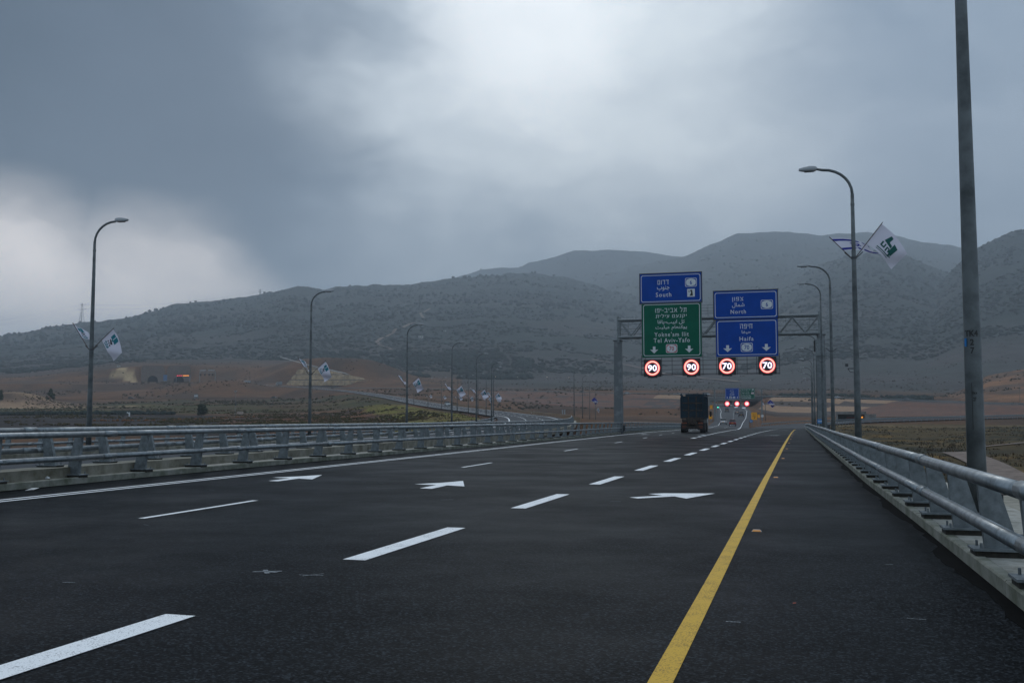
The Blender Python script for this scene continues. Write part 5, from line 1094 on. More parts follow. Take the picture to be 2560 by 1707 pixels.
# ------------------------------------------------------------------ underpass below the cross highway
M_CONCF = mat('far_concrete', (.23, .225, .21), .85, noise=(.6, 5, .4, .65), col2=(.15, .148, .138))
u0, u1 = at(1772, 1000, 618), at(1905, 1000, 618)
ub = tag(empty('underpass_bridge', (u0.x, u0.y, ZROAD(u0.y))), 'concrete bridge carrying the cross highway over the dark underpass', 'bridge'); uo = ub.location.copy()
dv = (u1-u0).normalized(); dn = Vector((-dv.y, dv.x, 0)); rz_ = math.atan2(dv.y, dv.x); ln_ = (u1-u0).length
def upart(mb, name, m_=M_CONCF): mb.v = [tuple(Matrix.Rotation(rz_, 3, 'Z') @ Vector(p)) for p in mb.v]; return mb.build(name, m_, ub)
zd = zpix(1002, 618)-uo.z
upart(MB().box((ln_/2, 14, zd+.9), (ln_+16, 27, 1.8)), 'deck'); upart(MB().box((ln_/2, .3, zd+2.2), (ln_+16, .4, 1.1)), 'parapet')
upart(MB().box((1.2, 14, zd/2-1), (2.0, 26, zd+2)), 'abutment'); upart(MB().box((ln_-1.2, 14, zd/2-1), (2.0, 26, zd+2)), 'abutment'); upart(MB().box((ln_*.47, 14, zd/2-1), (1.2, 24, zd+2)), 'pier')
for sx, x in ((-1, 0), (1, ln_)):
    upart(MB().hexa([(x-.4, 0, -2), (x+.4, 0, -2), (x+sx*22+.4, -4, -2), (x+sx*22-.4, -4, -2)], [(x-.4, 0, zd+1.5), (x+.4, 0, zd+1.5), (x+sx*22+.4, -4, zd-3), (x+sx*22-.4, -4, zd-3)]), 'wing_wall')
# small lit culvert behind the exit road
p0 = at(2128, 1044, 345); g0 = gz(p0.x, p0.y); cu = tag(empty('culvert', (p0.x, p0.y, g0)), 'low concrete culvert mouth with an orange light inside beyond the exit road', 'culvert')
def rot(mb): mb.v = [tuple(Matrix.Rotation(YAW+R(18)*-1, 3, 'Z') @ Vector(p)) for p in mb.v]; return mb
hh = zpix(1030, 345)-g0; M_CUL = M_CONCF
rot(MB().box((0, 3, hh-.25), (9.6, 6, .9)).box((-4.6, 3, hh/2-.4), (.6, 6, hh)).box((4.6, 3, hh/2-.4), (.6, 6, hh))).build('box_frame', M_CUL, cu)
rot(MB().box((0, 6.2, hh/2), (9.6, .3, hh))).build('back_wall', M_TRUST, cu)
rot(MB().box((3.2, 5.4, hh*.42), (1.2, .3, .5))).build('orange_lamp', mat('lit_orange', (.3, .1, .02), .5, emit=((1.0, .38, .05), 1.0)), cu)
rot(MB().box((-.2, 5.6, hh*.38), (2.6, .2, .45))).build('red_barrier', mat('red_barrier', (.28, .05, .03), .6), cu)
p0 = at(2172, 1042, 352); g0 = gz(p0.x, p0.y); rw = tag(empty('retaining_wall', (p0.x, p0.y, g0)), 'short grey concrete wall beside the culvert', 'wall')
for k in range(4): MB().box((-1.8+k*1.2, 0, .9), (1.17, .4, 2.3)).build('panel', M_CONCF, rw)
# ------------------------------------------------------------------ graded embankments
M_TANR = mat('tan_rock', (.36, .255, .14), .95, noise=(.22, 7, .35, .68), col2=(.19, .14, .085)); M_TANW = mat('tan_graded_face', (.29, .175, .098), .95, noise=(.35, 6, .35, .65), col2=(.22, .13, .075)); M_REDB = mat('red_brown_fill', (.135, .052, .026), .95, noise=(.25, 6, .35, .65), col2=(.08, .04, .026)); M_BRNF = mat('dark_brown_fill', (.06, .038, .03), .95, noise=(.4, 5, .35, .65), col2=(.045, .032, .026))
def pxof(p): u = p[0]*math.cos(YAW)+p[1]*math.sin(YAW); v = -p[0]*math.sin(YAW)+p[1]*math.cos(YAW); return u/v*FPX+1280
def bank(name, P, d0, d1, drop, nrow, pick, lift=.35):
    Nn = normals2(P); rows_ = []
    foot = [min(gz(p[0]+n_[0]*d1, p[1]+n_[1]*d1), p[2]-drop) for p, n_ in zip(P, Nn)]
    for k in range(nrow+1):
        f = k/nrow; rr = []
        for i, (p, n_) in enumerate(zip(P, Nn)):
            d = d0+(d1-d0)*f+.5*math.sin(i*.9+k*1.7); x, y = p[0]+n_[0]*d, p[1]+n_[1]*d; rr.append((x, y, max(p[2]+(foot[i]-p[2])*f, gz(x, y)+lift) if k < nrow else foot[i]-1.0))
        rows_.append(rr)
    mb = MB(); n0 = len(P); vs = [q for r2 in rows_ for q in r2]; mb.v = vs
    for k in range(nrow):
        for i in range(n0-1):
            m_ = pick(pxof(P[i]), k, P[i])
            if m_ is None: continue
            mb.f.append((k*n0+i, k*n0+i+1, (k+1)*n0+i+1, (k+1)*n0+i)); mb.m.append(m_)
    return tag(mb.build(name, [M_TANW, M_REDB, M_BRNF]), kind='structure')
def pickc(px, k, p):
    if 1752 < px < 1925 or px < 1290: return None
    if px > 2275: return 1 if k else 2
    if px > 1925: return (0, 0, 0, 2, 2, 0, 0, 0, 2, 2)[min(k+(1 if px > 2150 else 0), 9)]
    if px > 1640: return 0 if k < 3 else (2 if (k+int(px/9)) % 4 else 1)
    return 1 if (k+int(px/31)) % 5 else 2
bank('embankment', CROSS, 10.2, 66, 9, 10, pickc)
iT = [int(np.argmin(np.abs(OUT[len(OUT)//2:, 0]*0+np.array([pxof(q) for q in OUT[len(OUT)//2:]])-x)))+len(OUT)//2 for x in (690, 520)]
bank('embankment', off(OUT, 0)[min(iT):max(iT)+1][::-1], .4, 9, 6, 3, lambda px, k, p: 0 if k < 2 else 2)
# terraced rock cut above the bend
rc_ = empty('rock_cut', at(850, 963, 1050)); tag(rc_, 'tan terraced rock cut with dark benches below a pale track', 'rock cut'); ro = rc_.location.copy(); top = lerp([715, 745, 770, 988, 1000], [962, 924, 914, 963, 964])
for k, (ya, yb, v) in enumerate(((963, 950.5, 1050), (948.5, 937, 1058), (935, 923.5, 1066), (921.5, 912, 1074))):
    xs_ = [x for x in np.arange(716, 996, 4.0) if top(x) < ya-.8]; mb = MB(); m0 = len(xs_)
    lo_ = [at(x, ya+random.uniform(-.5, .5), v+random.uniform(-1.5, 1.5))-ro for x in xs_]; hi_ = [at(x, max(yb, top(x)), v+4+random.uniform(-1.5, 1.5))-ro for x in xs_]; bk_ = [at(x, max(yb-1.2, top(x)-.4), v+9)-ro for x in xs_]
    mb.add(lo_+hi_, [(i, i+1, i+1+m0, i+m0) for i in range(m0-1)]).build('rock_face', M_TANR, rc_); MB().add(hi_+bk_, [(i, i+1, i+1+m0, i+m0) for i in range(m0-1)]).build('bench', M_BRNF, rc_)
xs_ = np.arange(700, 992, 8.0); lo_ = [at(x, lerp([700, 770, 988], [893, 913, 962])(x), 1076)-ro for x in xs_]; hi_ = [at(x, lerp([700, 770, 988], [893, 913, 962])(x)-2.2, 1084)-ro for x in xs_]; m0 = len(xs_)
MB().add(lo_+hi_, [(i, i+1, i+1+m0, i+m0) for i in range(m0-1)]).build('pale_track', M_CONCF, rc_)
# ------------------------------------------------------------------ tunnel mouths in the hillside
M_TUN = mat('portal_concrete', (.17, .125, .098), .9, noise=(.25, 5, .4, .65), col2=(.13, .10, .08)); M_BORE = mat('tunnel_lining', (.006, .0065, .007), .95, spec=0)
for k, (px, lb) in enumerate(((381.5, 'dark arched tunnel mouth below the tan rock face'), (447, 'dark arched tunnel mouth under the glowing message strip'))):
    v = 1184.0; c = at(px, 955, v); w2 = 13.6/FPX*v; tp = tag(empty('tunnel_portal', (c.x, c.y, c.z)), lb, 'tunnel', 'tunnel mouths in the hillside'); hw = 31/FPX*v; Hh = 19.0; n = 14
    arc = [(w2*math.cos(math.pi*j/n), 1.2+w2*.98*math.sin(math.pi*j/n)) for j in range(n+1)]; arc = [(w2, -1)]+arc+[(-w2, -1)]
    out = []
    for (x, z) in arc:
        if z < 0: out.append((math.copysign(hw, x), -1))
        else: a = math.atan2(z, x); s_ = min(hw/max(abs(math.cos(a)), 1e-6), Hh/max(math.sin(a), 1e-6)); out.append((s_*math.cos(a), s_*math.sin(a)))
    Mz = Matrix.Rotation(YAW*.6, 3, 'Z'); m_ = len(arc)
    MB().add([tuple(Mz @ Vector((x, 0, z))) for x, z in arc+out], [(i, i+1, i+1+m_, i+m_) for i in range(m_-1)]).build('portal_wall', M_TUN, tp)
    MB().add([tuple(Mz @ Vector((x, y, z))) for y in (0, 40) for x, z in arc], [(i, i+1, i+1+m_, i+m_) for i in range(m_-1)]+[tuple(range(m_, 2*m_))]).build('bore', M_BORE, tp)
c = at(457, 939, 1150); ms = tag(empty('message_sign', (c.x, c.y, c.z)), 'glowing red and orange message strip above the tunnel mouth', 'message sign'); MB().box((0, .4, 0), (18.5, .4, 1.7)).build('cabinet', M_BLACK, ms)
for x in (-9, -6.2, -3): MB().box((x*.8+.2, 0, 0), (1.0, .2, 1.0)).build('red_light', M_LEDR2, ms)
MB().box((4.0, 0, 0), (8, .2, .7)).build('orange_text', mat('lit_amber', (.3, .1, .02), .5, emit=((1.0, .33, .04), 1.6)), ms)
for x in (-8.8, 8.8): MB().box((x, .5, -4), (.5, .5, 8)).build('post', M_GALV, ms)
c = at(413, 951, 1165); bb = tag(empty('billboard', (c.x, c.y, c.z)), 'blue panel standing between the tunnel mouths', 'panel'); MB().box((0, 0, 3.2), (4.6, .4, 6.6)).build('panel', mat('faded_blue_panel', (.05, .13, .27), .6), bb); MB().box((0, .3, -.5), (3.6, .3, 1.6)).build('plinth', M_CONCF, bb)
c = at(518, 957, 1080); tg = tag(empty('tunnel_gantry', (c.x, c.y, c.z)), 'pale gantry with four small dark displays before the tunnels', 'gantry'); px2m = 1080/FPX
for x in (-22, 22): MB().box((x*px2m, .3, 6), (.5, .5, 12.5)).build('column', M_GALV, tg)
MB().box((0, .3, 10.4), (46*px2m, .4, .5)).box((0, .3, 12.0), (46*px2m, .3, .3)).build('beam', M_GALV, tg)
for x in (-13, 11): MB().box((x*px2m, 0, 13.3), (17*px2m, .3, 1.3)).build('board', M_LAMPH, tg)
for x in (-19, -7, 5.5, 15): MB().box((x*px2m, -.1, 8.6), (5*px2m, .4, 2.2)).build('display', M_BLACK, tg)
c = at(490, 993, 810); hb = tag(empty('roadside_board', (c.x, c.y, gz(c.x, c.y))), 'grey roadside board with two round shapes beyond the valley road', 'road sign')
MB().box((0, 0, 2.6), (3.8, .2, 3.0)).build('panel', M_SGREY, hb); MB().box((-1.3, .1, .6), (.2, .2, 1.4)).box((1.3, .1, .6), (.2, .2, 1.4)).build('posts', M_GALV, hb)
for x in (-.85, .85): MB().tube([(x, -.16, 2.7), (x, -.11, 2.7)], .7, 14).build('disc', M_SWHITE, hb)
# ------------------------------------------------------------------ pylons with their wires on the ridge
M_PYL = mat('pylon_steel', (.22, .235, .25), .6, .3); pyl = []
def pylon(px, ptop, pbase, v, label):
    b_ = at(px, pbase+2, v); H_ = zpix(ptop, v)-b_.z; r_ = tag(empty('pylon', b_), label, 'pylon', 'pylons on the ridge'); w = H_*.105; t_ = .5
    for sx in (-1, 1):
        for sy in (-1, 1): MB().tube([(sx*w, sy*w, -6), (sx*w*.35, sy*w*.35, H_*.55), (sx*w*.2, sy*w*.2, H_)], t_, 5).build('leg', M_PYL, r_)
    for k in range(6):
        z0, z1 = H_*.55*k/6, H_*.55*(k+1)/6; a0, a1 = w*(1-.65*k/6), w*(1-.65*(k+1)/6)
        MB().tube([(-a0, -a0, z0), (a1, -a1, z1)], t_*.6, 4).tube([(a0, -a0, z0), (-a1, -a1, z1)], t_*.6, 4).build('brace', M_PYL, r_)
    for z, aw in ((H_*.93, H_*.23), (H_*.70, H_*.27)): MB().tube([(-aw, 0, z+.6), (-w*.2, 0, z-1), (w*.2, 0, z-1), (aw, 0, z+.6)], t_, 5).build('cross_arm', M_PYL, r_)
    return [Vector(b_)+Vector((s_*aw, 0, z+.4)) for z, aw in ((H_*.93, H_*.23), (H_*.70, H_*.27)) for s_ in (-1, 1)]
wa = pylon(204, 757, 806, 3170, 'lattice pylon on the low ridge against the pale sky'); wb = pylon(650, 722, 742, 3500, 'lattice pylon half hidden behind the ridge below the second lamp')
wl = [p+Vector((-620, -40, -65)) for p in wa]
M_WIRE = mat('wire', (.1, .11, .12), .6)
for k in range(4):
    for a, b_, wd in ((wl[k], wa[k], 'running down from the low ridge pylon'), (wa[k], wb[k], 'strung between the two pylons')):
        pts = [a.lerp(b_, j/14)-Vector((0, 0, (14 if b_ is wa[k] else 20)*4*(j/14)*(1-j/14))) for j in range(15)]
        r_ = MB().tube(pts, .09, 4).build('power_line', M_WIRE); tag(r_, 'thin power line %s' % wd, 'power line', 'power lines '+wd)
# ------------------------------------------------------------------ trees and scrub
def leaf_mat(name, a, b_): return mat(name, a, .8, spec=.2, noise=(1.4, 3, .38, .62), col2=b_)
M_LEAF = leaf_mat('dark_tree_leaves', (.022, .034, .018), (.045, .06, .03)); M_BARK = mat('bark', (.05, .038, .03), .9)
def tree(px, py, v, hpx, wpx, label, conical=False, group='lone trees in the valley', n=3200, name='tree'):
    b_ = at(px, py, v); g = gz(b_.x, b_.y); H_ = hpx/FPX*v; w = wpx/FPX*v/2; r_ = tag(empty(name, (b_.x, b_.y, g)), label, 'tree' if name == 'tree' else 'shrub', group)
    tr = MB().tube([(0, 0, -.3), (.03*H_, 0, H_*.25), (0, .02*H_, H_*.6)], [H_*.035, H_*.026, H_*.01], 7)
    for k in range(7): a = k*2.4; z = H_*(.18+.06*k); tr.tube([(0, 0, z), (math.cos(a)*w*.6, math.sin(a)*w*.6, z+H_*.22)], [H_*.014, H_*.004], 5)
    tr.build('trunk', M_BARK, r_); mb = MB(); cl = []
    for k in range(26 if not conical else 20):
        a = random.uniform(0, 6.28); f = random.random()
        if conical: z = H_*(.12+.82*f); rr = w*(1-f)*.75
        else: z = H_*(.16+.66*f); rr = w*.66*math.sqrt(random.random())*(1-abs(f-.42)*.75)
        cl.append((Vector((math.cos(a)*rr, math.sin(a)*rr, z)), (w*.42 if not conical else w*.45*(1-f*.6))*random.uniform(.7, 1.15)))
    for k in range(n):
        c, s_ = random.choice(cl); d = Vector((random.gauss(0, 1), random.gauss(0, 1), random.gauss(0, .8))).normalized()*s_*random.random()**.35; p = c+d; e = H_*.055*random.uniform(.6, 1.4)
        u = Vector((random.gauss(0, 1), random.gauss(0, 1), random.gauss(0, 1))).normalized(); q = u.cross(d.normalized()+Vector((.01, .02, .03))).normalized(); mb.add([p-u*e, p+q*e*.6, p+u*e, p-q*e*.6], [(0, 1, 2, 3)])
    mb.build('crown', M_LEAF, r_); return r_
tree(504, 1046, 430, 33, 31, 'round dark tree alone at the edge of the ploughed field')
tree(127, 981, 640, 29, 24, 'dark cone shaped tree on the spoil heap', True)
tree(-4, 1012, 600, 26, 26, 'dark bushy tree at the foot of the spoil heap')
for k, (px, py, hp, wp, lb) in enumerate(((195, 1036, 9, 15, 'low green shrub at the field edge before the first lamp'), (272, 1031, 10, 17, 'low green shrub just past the first lamp'), (306, 1031, 10, 17, 'wider low shrub beside the white post'), (60, 1040, 9, 22, 'low shrub hedge at the end of the ploughed field'), (30, 1044, 8, 20, 'ragged low shrub nearest the field corner'))):
    tree(px, py, 425, hp, wp, lb, group='shrubs along the ploughed field', n=350, name='shrub')
# white marker and box in the fields
c = at(322, 1031, 430); r_ = tag(empty('field_marker', (c.x, c.y, gz(c.x, c.y))), 'white forked marker standing in the field among shrubs', 'marker'); MB().box((.3, 0, .8), (.5, .3, 1.8)).build('post', M_SWHITE, r_); MB().box((-.5, 0, 1.4), (.9, .25, .35), ry=.5).build('arm', M_SWHITE, r_)
c = at(600, 1045, 430); r_ = tag(empty('utility_box', (c.x, c.y, gz(c.x, c.y))), 'pale utility box in the field beside the thin mast', 'utility box'); MB().box((0, 0, .65), (2.4, 1.2, 1.4)).build('case', mat('pale_box', (.42, .33, .28), .7), r_); MB().box((0, 0, 1.39), (2.6, 1.4, .1)).build('lid', M_CONCF, r_)
c = at(588, 1044, 420); r_ = tag(empty('mast', (c.x, c.y, gz(c.x, c.y))), 'thin lattice mast with a small head in the green field', 'mast'); hM = zpix(978, 420)-gz(c.x, c.y); MB().tube([(-.25, 0, 0), (-.12, 0, hM)], .05, 4).tube([(.25, 0, 0), (.12, 0, hM)], .05, 4).build('lattice_leg', M_PYL, r_); MB().box((0, 0, hM*.45), (.5, .3, .9)).build('cabinet', M_DARK, r_); MB().box((0, -.1, hM), (1.2, .4, .5)).build('head', M_LAMPH, r_)
c = at(862, 1059, 330); r_ = tag(empty('field_sign', (c.x, c.y, gz(c.x, c.y))), 'small white board on a post peeping over the railings', 'sign'); zs = zpix(1062, 330)-gz(c.x, c.y); MB().box((0, 0, zs+.7), (1.6, .08, 1.2)).build('panel', M_SWHITE, r_); MB().box((0, .08, zs/2), (.12, .08, zs+.6)).build('post', M_GALV, r_); MB().box((.1, -.05, zs+.7), (.3, .02, .6)).build('mark', M_DARK, r_)
for k, px in enumerate((1332, 1409)):
    v = 330+k*25; c = at(px, 1036, v); g = gz(c.x, c.y); r_ = tag(empty('twin_board', (c.x, c.y, g)), ('pale twin discs on a post beyond the picket rail', 'pale twin tall boards standing in the brown field')[k], 'road sign'); zz = zpix(1030 if k == 0 else 1034, v)-g
    for sx in (-1, 1):
        if k == 0: MB().tube([(sx*.35, 0, zz), (sx*.35, .06, zz)], .28, 12).build('disc', M_SWHITE, r_)
        else: MB().box((sx*.38, 0, zz+.4), (.45, .08, 2.0)).build('board', M_LAMPH, r_)
    MB().box((0, .1, zz/2), (.1, .08, max(zz, .3))).build('post', M_GALV, r_)
# small white farm houses low on the hill
M_WALLW = mat('pale_house_wall', (.42, .41, .38), .8)
for px, py, v, w, lb in ((1052, 887, 1900, 10, 'pale farm house on the slope above the bend'), (1112, 881, 2000, 5, 'tiny white hut on the slope uphill of the farm house'), (297, 913, 1260, 7, 'small pale hut at the top of the tan rock face')):
    c = at(px, py, v); g = gz(c.x, c.y); w *= v/FPX; r_ = tag(empty('house', (c.x, c.y, g)), lb, 'house', 'small houses on the slope'); MB().box((0, 0, w*.2), (w, w*.8, w*.6)).build('wall', M_WALLW, r_); MB().box((0, 0, w*.53), (w*1.1, w*.9, w*.08)).build('roof', M_CONCF, r_)
    for sx in (-.25, .25): MB().box((sx*w, -w*.405, w*.25), (w*.16, .1, w*.18)).build('window', M_DARK, r_)
# scrub on the slopes: nobody could count it
ico_v = []; t_ = (1+5**.5)/2
for a in (-1, 1):
    for b_ in (-t_, t_): ico_v += [(0, a, b_), (a, b_, 0), (b_, 0, a)]
ico = np.array(ico_v)/math.hypot(1, t_); bm_ = bmesh.new(); [bm_.verts.new(p) for p in ico]; bmesh.ops.convex_hull(bm_, input=bm_.verts); bm_.verts.ensure_lookup_table(); bm_.verts.index_update()
icov = np.array([v.co[:] for v in bm_.verts]); icof = np.array([[v.index for v in f.verts] for f in bm_.faces]); bm_.free()
def scatter(name, n, pxr, vr, smin, smax, accept, mat_, label, squash=.8, seed=3, tall=None):
    r2 = np.random.default_rng(seed); px = r2.uniform(*pxr, n*4); v = np.exp(r2.uniform(math.log(vr[0]), math.log(vr[1]), n*4))
    ci = np.clip(((px-pxs[0])/(pxs[1]-pxs[0])), 0, NC-1.001); ri = np.clip((np.log(v)-lpx[0])/(lpx[1]-lpx[0]), 0, NR-1.001); i, j = ri.astype(int), ci.astype(int); a, b_ = ri-i, ci-j
    z = (Z[i, j]*(1-b_)+Z[i, j+1]*b_)*(1-a)+(Z[i+1, j]*(1-b_)+Z[i+1, j+1]*b_)*a
    u = (px-1280)/FPX*v; x = u*math.cos(YAW)-v*math.sin(YAW); y = u*math.sin(YAW)+v*math.cos(YAW)
    dmin = np.minimum.reduce([D[i, j] for D in (DR, DC, DO, DE, DM)])
    ok = accept(px, v, z, x, y) & (dmin > 16); k = np.nonzero(ok)[0][:n]; x, y, z = x[k], y[k], z[k]; s = r2.uniform(smin, smax, len(k))**1.0
    V_ = icov[None]*(1+r2.uniform(-.28, .28, (len(k), 12, 1))); sc = np.stack([s*r2.uniform(.8, 1.3, len(k)), s*r2.uniform(.8, 1.3, len(k)), s*squash*r2.uniform(.7, 1.3, len(k))], -1)
    P_ = V_*sc[:, None, :]+np.stack([x, y, z+s*squash*.45], -1)[:, None, :]
    F_ = icof[None]+(np.arange(len(k))*12)[:, None, None]; me = bpy.data.meshes.new(name); vv_ = P_.reshape(-1, 3); f_ = F_.reshape(-1, 3)
    me.vertices.add(len(vv_)); me.vertices.foreach_set('co', vv_.ravel()); me.loops.add(f_.size); me.loops.foreach_set('vertex_index', f_.ravel().astype(np.int32)); me.polygons.add(len(f_)); me.polygons.foreach_set('loop_start', np.arange(0, f_.size, 3, dtype=np.int32)); me.update(calc_edges=True)
    me.polygons.foreach_set('use_smooth', np.ones(len(f_), bool)); me.materials.append(mat_); o = link(name, me); tag(o, label, 'scrub', kind='stuff'); return o
M_SCRUB = mat('hill_scrub', (.030, .042, .038), .95, spec=.0, noise=(.01, 4, .35, .65), col2=(.042, .05, .044)); M_SCRUB2 = mat('valley_scrub', (.04, .034, .022), .95, spec=.1, noise=(.2, 4, .35, .65), col2=(.06, .045, .026))
M_SCRUB3 = mat('dry_tussocks', (.075, .052, .024), .95, spec=.05, noise=(.3, 4, .35, .65), col2=(.04, .042, .02)); M_SCRUB4 = mat('orange_dry_grass', (.15, .068, .026), .95, spec=.05)
scatter('hill_scrub', 46000, (-500, 3000), (1350, 6700), 1.4, 4.4, lambda px, v, z, x, y: (fbm(x/150, y/150, 4, 81) > .40+.14*smooth((120-z)/110)) & (z > 48), M_SCRUB, 'dark green scrub covering the hills', .4, 3)
scatter('ridge_trees', 3800, (-500, 3000), (2200, 6700), 3.0, 6.5, lambda px, v, z, x, y: (fbm(x/220, y/220, 3, 83) > .5) & (z > 150), M_SCRUB, 'scattered trees high on the ridges', 1.0, 5)
scatter('valley_scrub', 5000, (-300, 2900), (560, 1350), .3, 1.0, lambda px, v, z, x, y: (fbm(x/40, y/40, 5, 85) > .55), M_SCRUB2, 'low scrub scattered over the valley floor', .75, 7)
scatter('field_scrub', 5200, (-300, 1150), (255, 640), .18, .55, lambda px, v, z, x, y: (fbm(x/22, y/22, 4, 95) > .52), M_SCRUB3, 'dry tussocks dotted over the fields', .7, 11)
scatter('hedge', 700, (-60, 440), (425, 470), .5, 1.3, lambda px, v, z, x, y: np.abs(v-(432+.07*px)) < 6+6*fbm(x/9, y/9, 2, 96), M_SCRUB, 'ragged hedge along the far edge of the ploughed field', .8, 12)
scatter('dry_grass_line', 500, (230, 640), (300, 420), .2, .6, lambda px, v, z, x, y: np.abs(v-(322+.14*(px-230))) < 3, M_SCRUB4, 'line of dry orange grass across the ploughed field', .8, 13)
scatter('roadside_scrub', 900, (1950, 2330), (610, 760), .8, 2.0, lambda px, v, z, x, y: (fbm(x/25, y/25, 3, 97) > .45), M_SCRUB, 'dark scrub band behind the cross highway', .8, 14)
scatter('grove', 1300, (760, 1330), (1230, 1650), 2.2, 4.6, lambda px, v, z, x, y: (fbm(x/70, y/70, 3, 87) > .5), M_SCRUB, 'dark grove at the foot of the hills', .9, 9)
# dirt track through that field
TRK = []
def near_track(x, y): return any(np.min(np.hypot(P[:, 0]-x, P[:, 1]-y)) < w+.5 for P, w in TRK)
def hit(px, py):
    for v in np.arange(20, 300, .5):
        p = at(px, py, v)
        if p.z < gz(p.x, p.y): return p
    return p
M_TRACK = mat('pale_dirt_track', (.21, .155, .125), .95, noise=(.8, 6, .35, .65), col2=(.11, .078, .058))
def track(pts, w, name):
    P = dens([tuple(hit(*q)) for q in pts], 2.0); TRK.append((P, w)); A, B = off(P, -w), off(P, w); nn_ = len(P); vs = []
    for f in (0, .25, .5, .75, 1):
        for a, b_ in zip(A, B): q = a*(1-f)+b_*f; vs.append((q[0], q[1], gz(q[0], q[1])+.16))
    fs = [(k*nn_+i, (k+1)*nn_+i, (k+1)*nn_+i+1, k*nn_+i+1) for k in range(4) for i in range(nn_-1)]; return tag(MB().add(vs, fs).build(name, M_TRACK), kind='structure')
track([(2392, 1132), (2440, 1150), (2500, 1180), (2560, 1215), (2640, 1260)], 2.0, 'dirt_track'); track([(2430, 1122), (2480, 1116), (2540, 1110), (2640, 1100)], .6, 'dirt_track')
# rough grass in the field beside the exit, one mass
def grass(name, n, pxr, vr, hmin, hmax, mats, label, seed, acc):
    r2 = np.random.default_rng(seed); vs, fs, mi = [], [], []
    px = r2.uniform(*pxr, n); v = np.exp(r2.uniform(math.log(vr[0]), math.log(vr[1]), n))
    for a, b_ in zip(px, v):
        x, y = polar(a, b_)
        if not acc(x, y, a, b_): continue
        z = gz(x, y); h = r2.uniform(hmin, hmax); o = len(vs); m_ = int(r2.integers(0, len(mats)))
        for k in range(4):
            an = r2.uniform(0, 6.28); w = h*r2.uniform(.18, .4); l_ = h*r2.uniform(.3, .8); cx, cy = x+r2.normal(0, h*.5), y+r2.normal(0, h*.5); q = len(vs)
            vs += [(cx-math.cos(an)*w, cy-math.sin(an)*w, z-.05), (cx+math.cos(an)*w, cy+math.sin(an)*w, z-.05), (cx+math.cos(an+1.3)*l_, cy+math.sin(an+1.3)*l_, z+h*r2.uniform(.6, 1))]; fs.append((q, q+1, q+2)); mi.append(m_)
    me = bpy.data.meshes.new(name); me.from_pydata(vs, [], fs); [me.materials.append(q) for q in mats]; me.polygons.foreach_set('material_index', mi); return tag(link(name, me), label, 'grass', kind='stuff')
MGs = [mat('straw_grass', (.088, .055, .018), .9), mat('olive_grass', (.044, .039, .017), .9), mat('brown_weed', (.054, .034, .017), .9)]
grass('field_grass', 15000, (2030, 2900), (40, 268), .12, .42, MGs, 'rough straw and olive grass in the field below the shoulder railing', 5, lambda x, y, a, b_: x > KR(min(y, 240))+4 and fbm(np.array([x/6]), np.array([y/6]), 3, 91)[0] > .46 and not near_track(x, y))
grass('verge_grass', 5000, (560, 1260), (180, 400), .15, .4, MGs[:3], 'dry grass on the verge of the opposite carriageway', 6, lambda x, y, a, b_: fbm(np.array([x/9]), np.array([y/9]), 3, 93)[0] > .45 and DO[min(int((math.log(b_)-lpx[0])/(lpx[1]-lpx[0])), NR-1), min(int((a-pxs[0])/(pxs[1]-pxs[0])), NC-1)] > 9)
def hit_far(px, py):
    for v in np.arange(1100, 4600, 8.0):
        p = at(px, py, v)
        if p.z < gz(p.x, p.y): return p
    return p
for pts, w in (([(978, 876), (950, 864), (946, 853), (985, 832), (1018, 815), (1046, 808)], 3.5), ([(1480, 900), (1600, 922), (1720, 944), (1850, 962)], 4.0), ([(1060, 796), (1052, 782), (1075, 772)], 3.0)):
    P = dens([tuple(hit_far(*q)) for q in pts], 14.0); A, B = off(P, -w), off(P, w); nn_ = len(P); vs = [(q[0], q[1], gz(q[0], q[1])+1.3) for q in A]+[(q[0], q[1], gz(q[0], q[1])+1.3) for q in B]
    tag(MB().add(vs, [(i, i+nn_, i+nn_+1, i+1) for i in range(nn_-1)]).build('hill_track', M_TRACK), kind='structure')
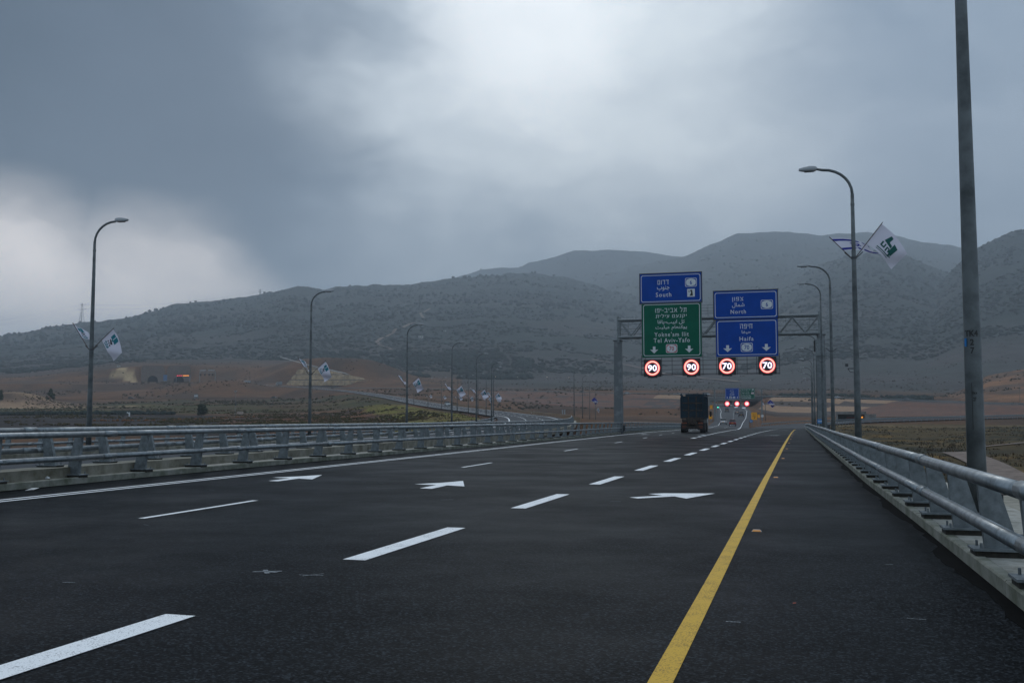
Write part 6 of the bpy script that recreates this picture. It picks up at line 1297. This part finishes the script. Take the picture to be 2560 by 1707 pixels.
# ledge with conduit stubs outside the shoulder railing
tag(MB().box((3.45, 18.6, -.32), (1.1, 5.5, .56)).build('pier_ledge', M_SLAB2), kind='structure')
for k, (px, lb) in enumerate(((2414, 'black conduit stub on the ledge, behind the railing post'), (2478, 'tall black conduit stub on the ledge beside the white half disc'), (2503, 'thick black conduit stub on the ledge next to the white cable'))):
    Y_ = 18.4; p = at_y(px, 1262, Y_); hh = (.18, .26, .20)[k]; r_ = tag(empty('conduit_stub', (p.x, Y_, -.04)), lb, 'conduit', 'conduit stubs on the ledge'); MB().tube([(0, 0, 0), (0, 0, hh)], (.034, .026, .038)[k], 10).build('pipe', M_BLACK, r_); MB().tube([(0, 0, hh), (0, 0, hh+.02)], (.038, .03, .042)[k], 10).build('cap', M_BLACK, r_)
p = at_y(2468, 1265, 18.7); r_ = tag(empty('half_disc', (p.x, 18.7, -.04)), 'pale half disc plate standing on the ledge by the conduit stubs', 'plate'); MB().add([(-.16*math.cos(math.pi*j/12), 0, .17*math.sin(math.pi*j/12)) for j in range(13)]+[(-.16*math.cos(math.pi*j/12), .03, .17*math.sin(math.pi*j/12)) for j in range(13)], [tuple(range(13)), tuple(range(13, 26))[::-1]]+[(j, j+1, j+14, j+13) for j in range(12)]).build('plate', mat('grey_plate', (.2, .22, .23), .6), r_)
MB().tube([(-.165*math.cos(math.pi*j/12), -.01, .175*math.sin(math.pi*j/12)) for j in range(13)], .008, 6).build('white_rim', M_SWHITE, r_)
# litter along the kerbs
for k, (x, y, c, lb) in enumerate(((-.1, 8.2, (.32, .05, .02), 'tiny orange scrap on the shoulder asphalt'), (-14.6, 16.9, (.6, .6, .58), 'flat white scrap of paper beside the median kerb'), (-15.35, 18.2, (.6, .62, .64), 'white rag caught on the median railing base'))):
    z = .004 if k < 2 else .14; s_ = (.012, .10, .05)[k]; r_ = MB().add([(x-s_, y-s_*.8, z), (x+s_, y-s_*.6, z+s_*.2), (x+s_*1.2, y+s_*.7, z+s_*.5), (x-s_*.8, y+s_*.9, z+s_*.3), (x, y, z+s_*(.5 if k < 2 else 1.3))], [(0, 1, 4), (1, 2, 4), (2, 3, 4), (3, 0, 4), (3, 2, 1, 0)]).build('litter', mat('litter_%d' % k, c, .7)); tag(r_, lb, 'litter', 'litter')
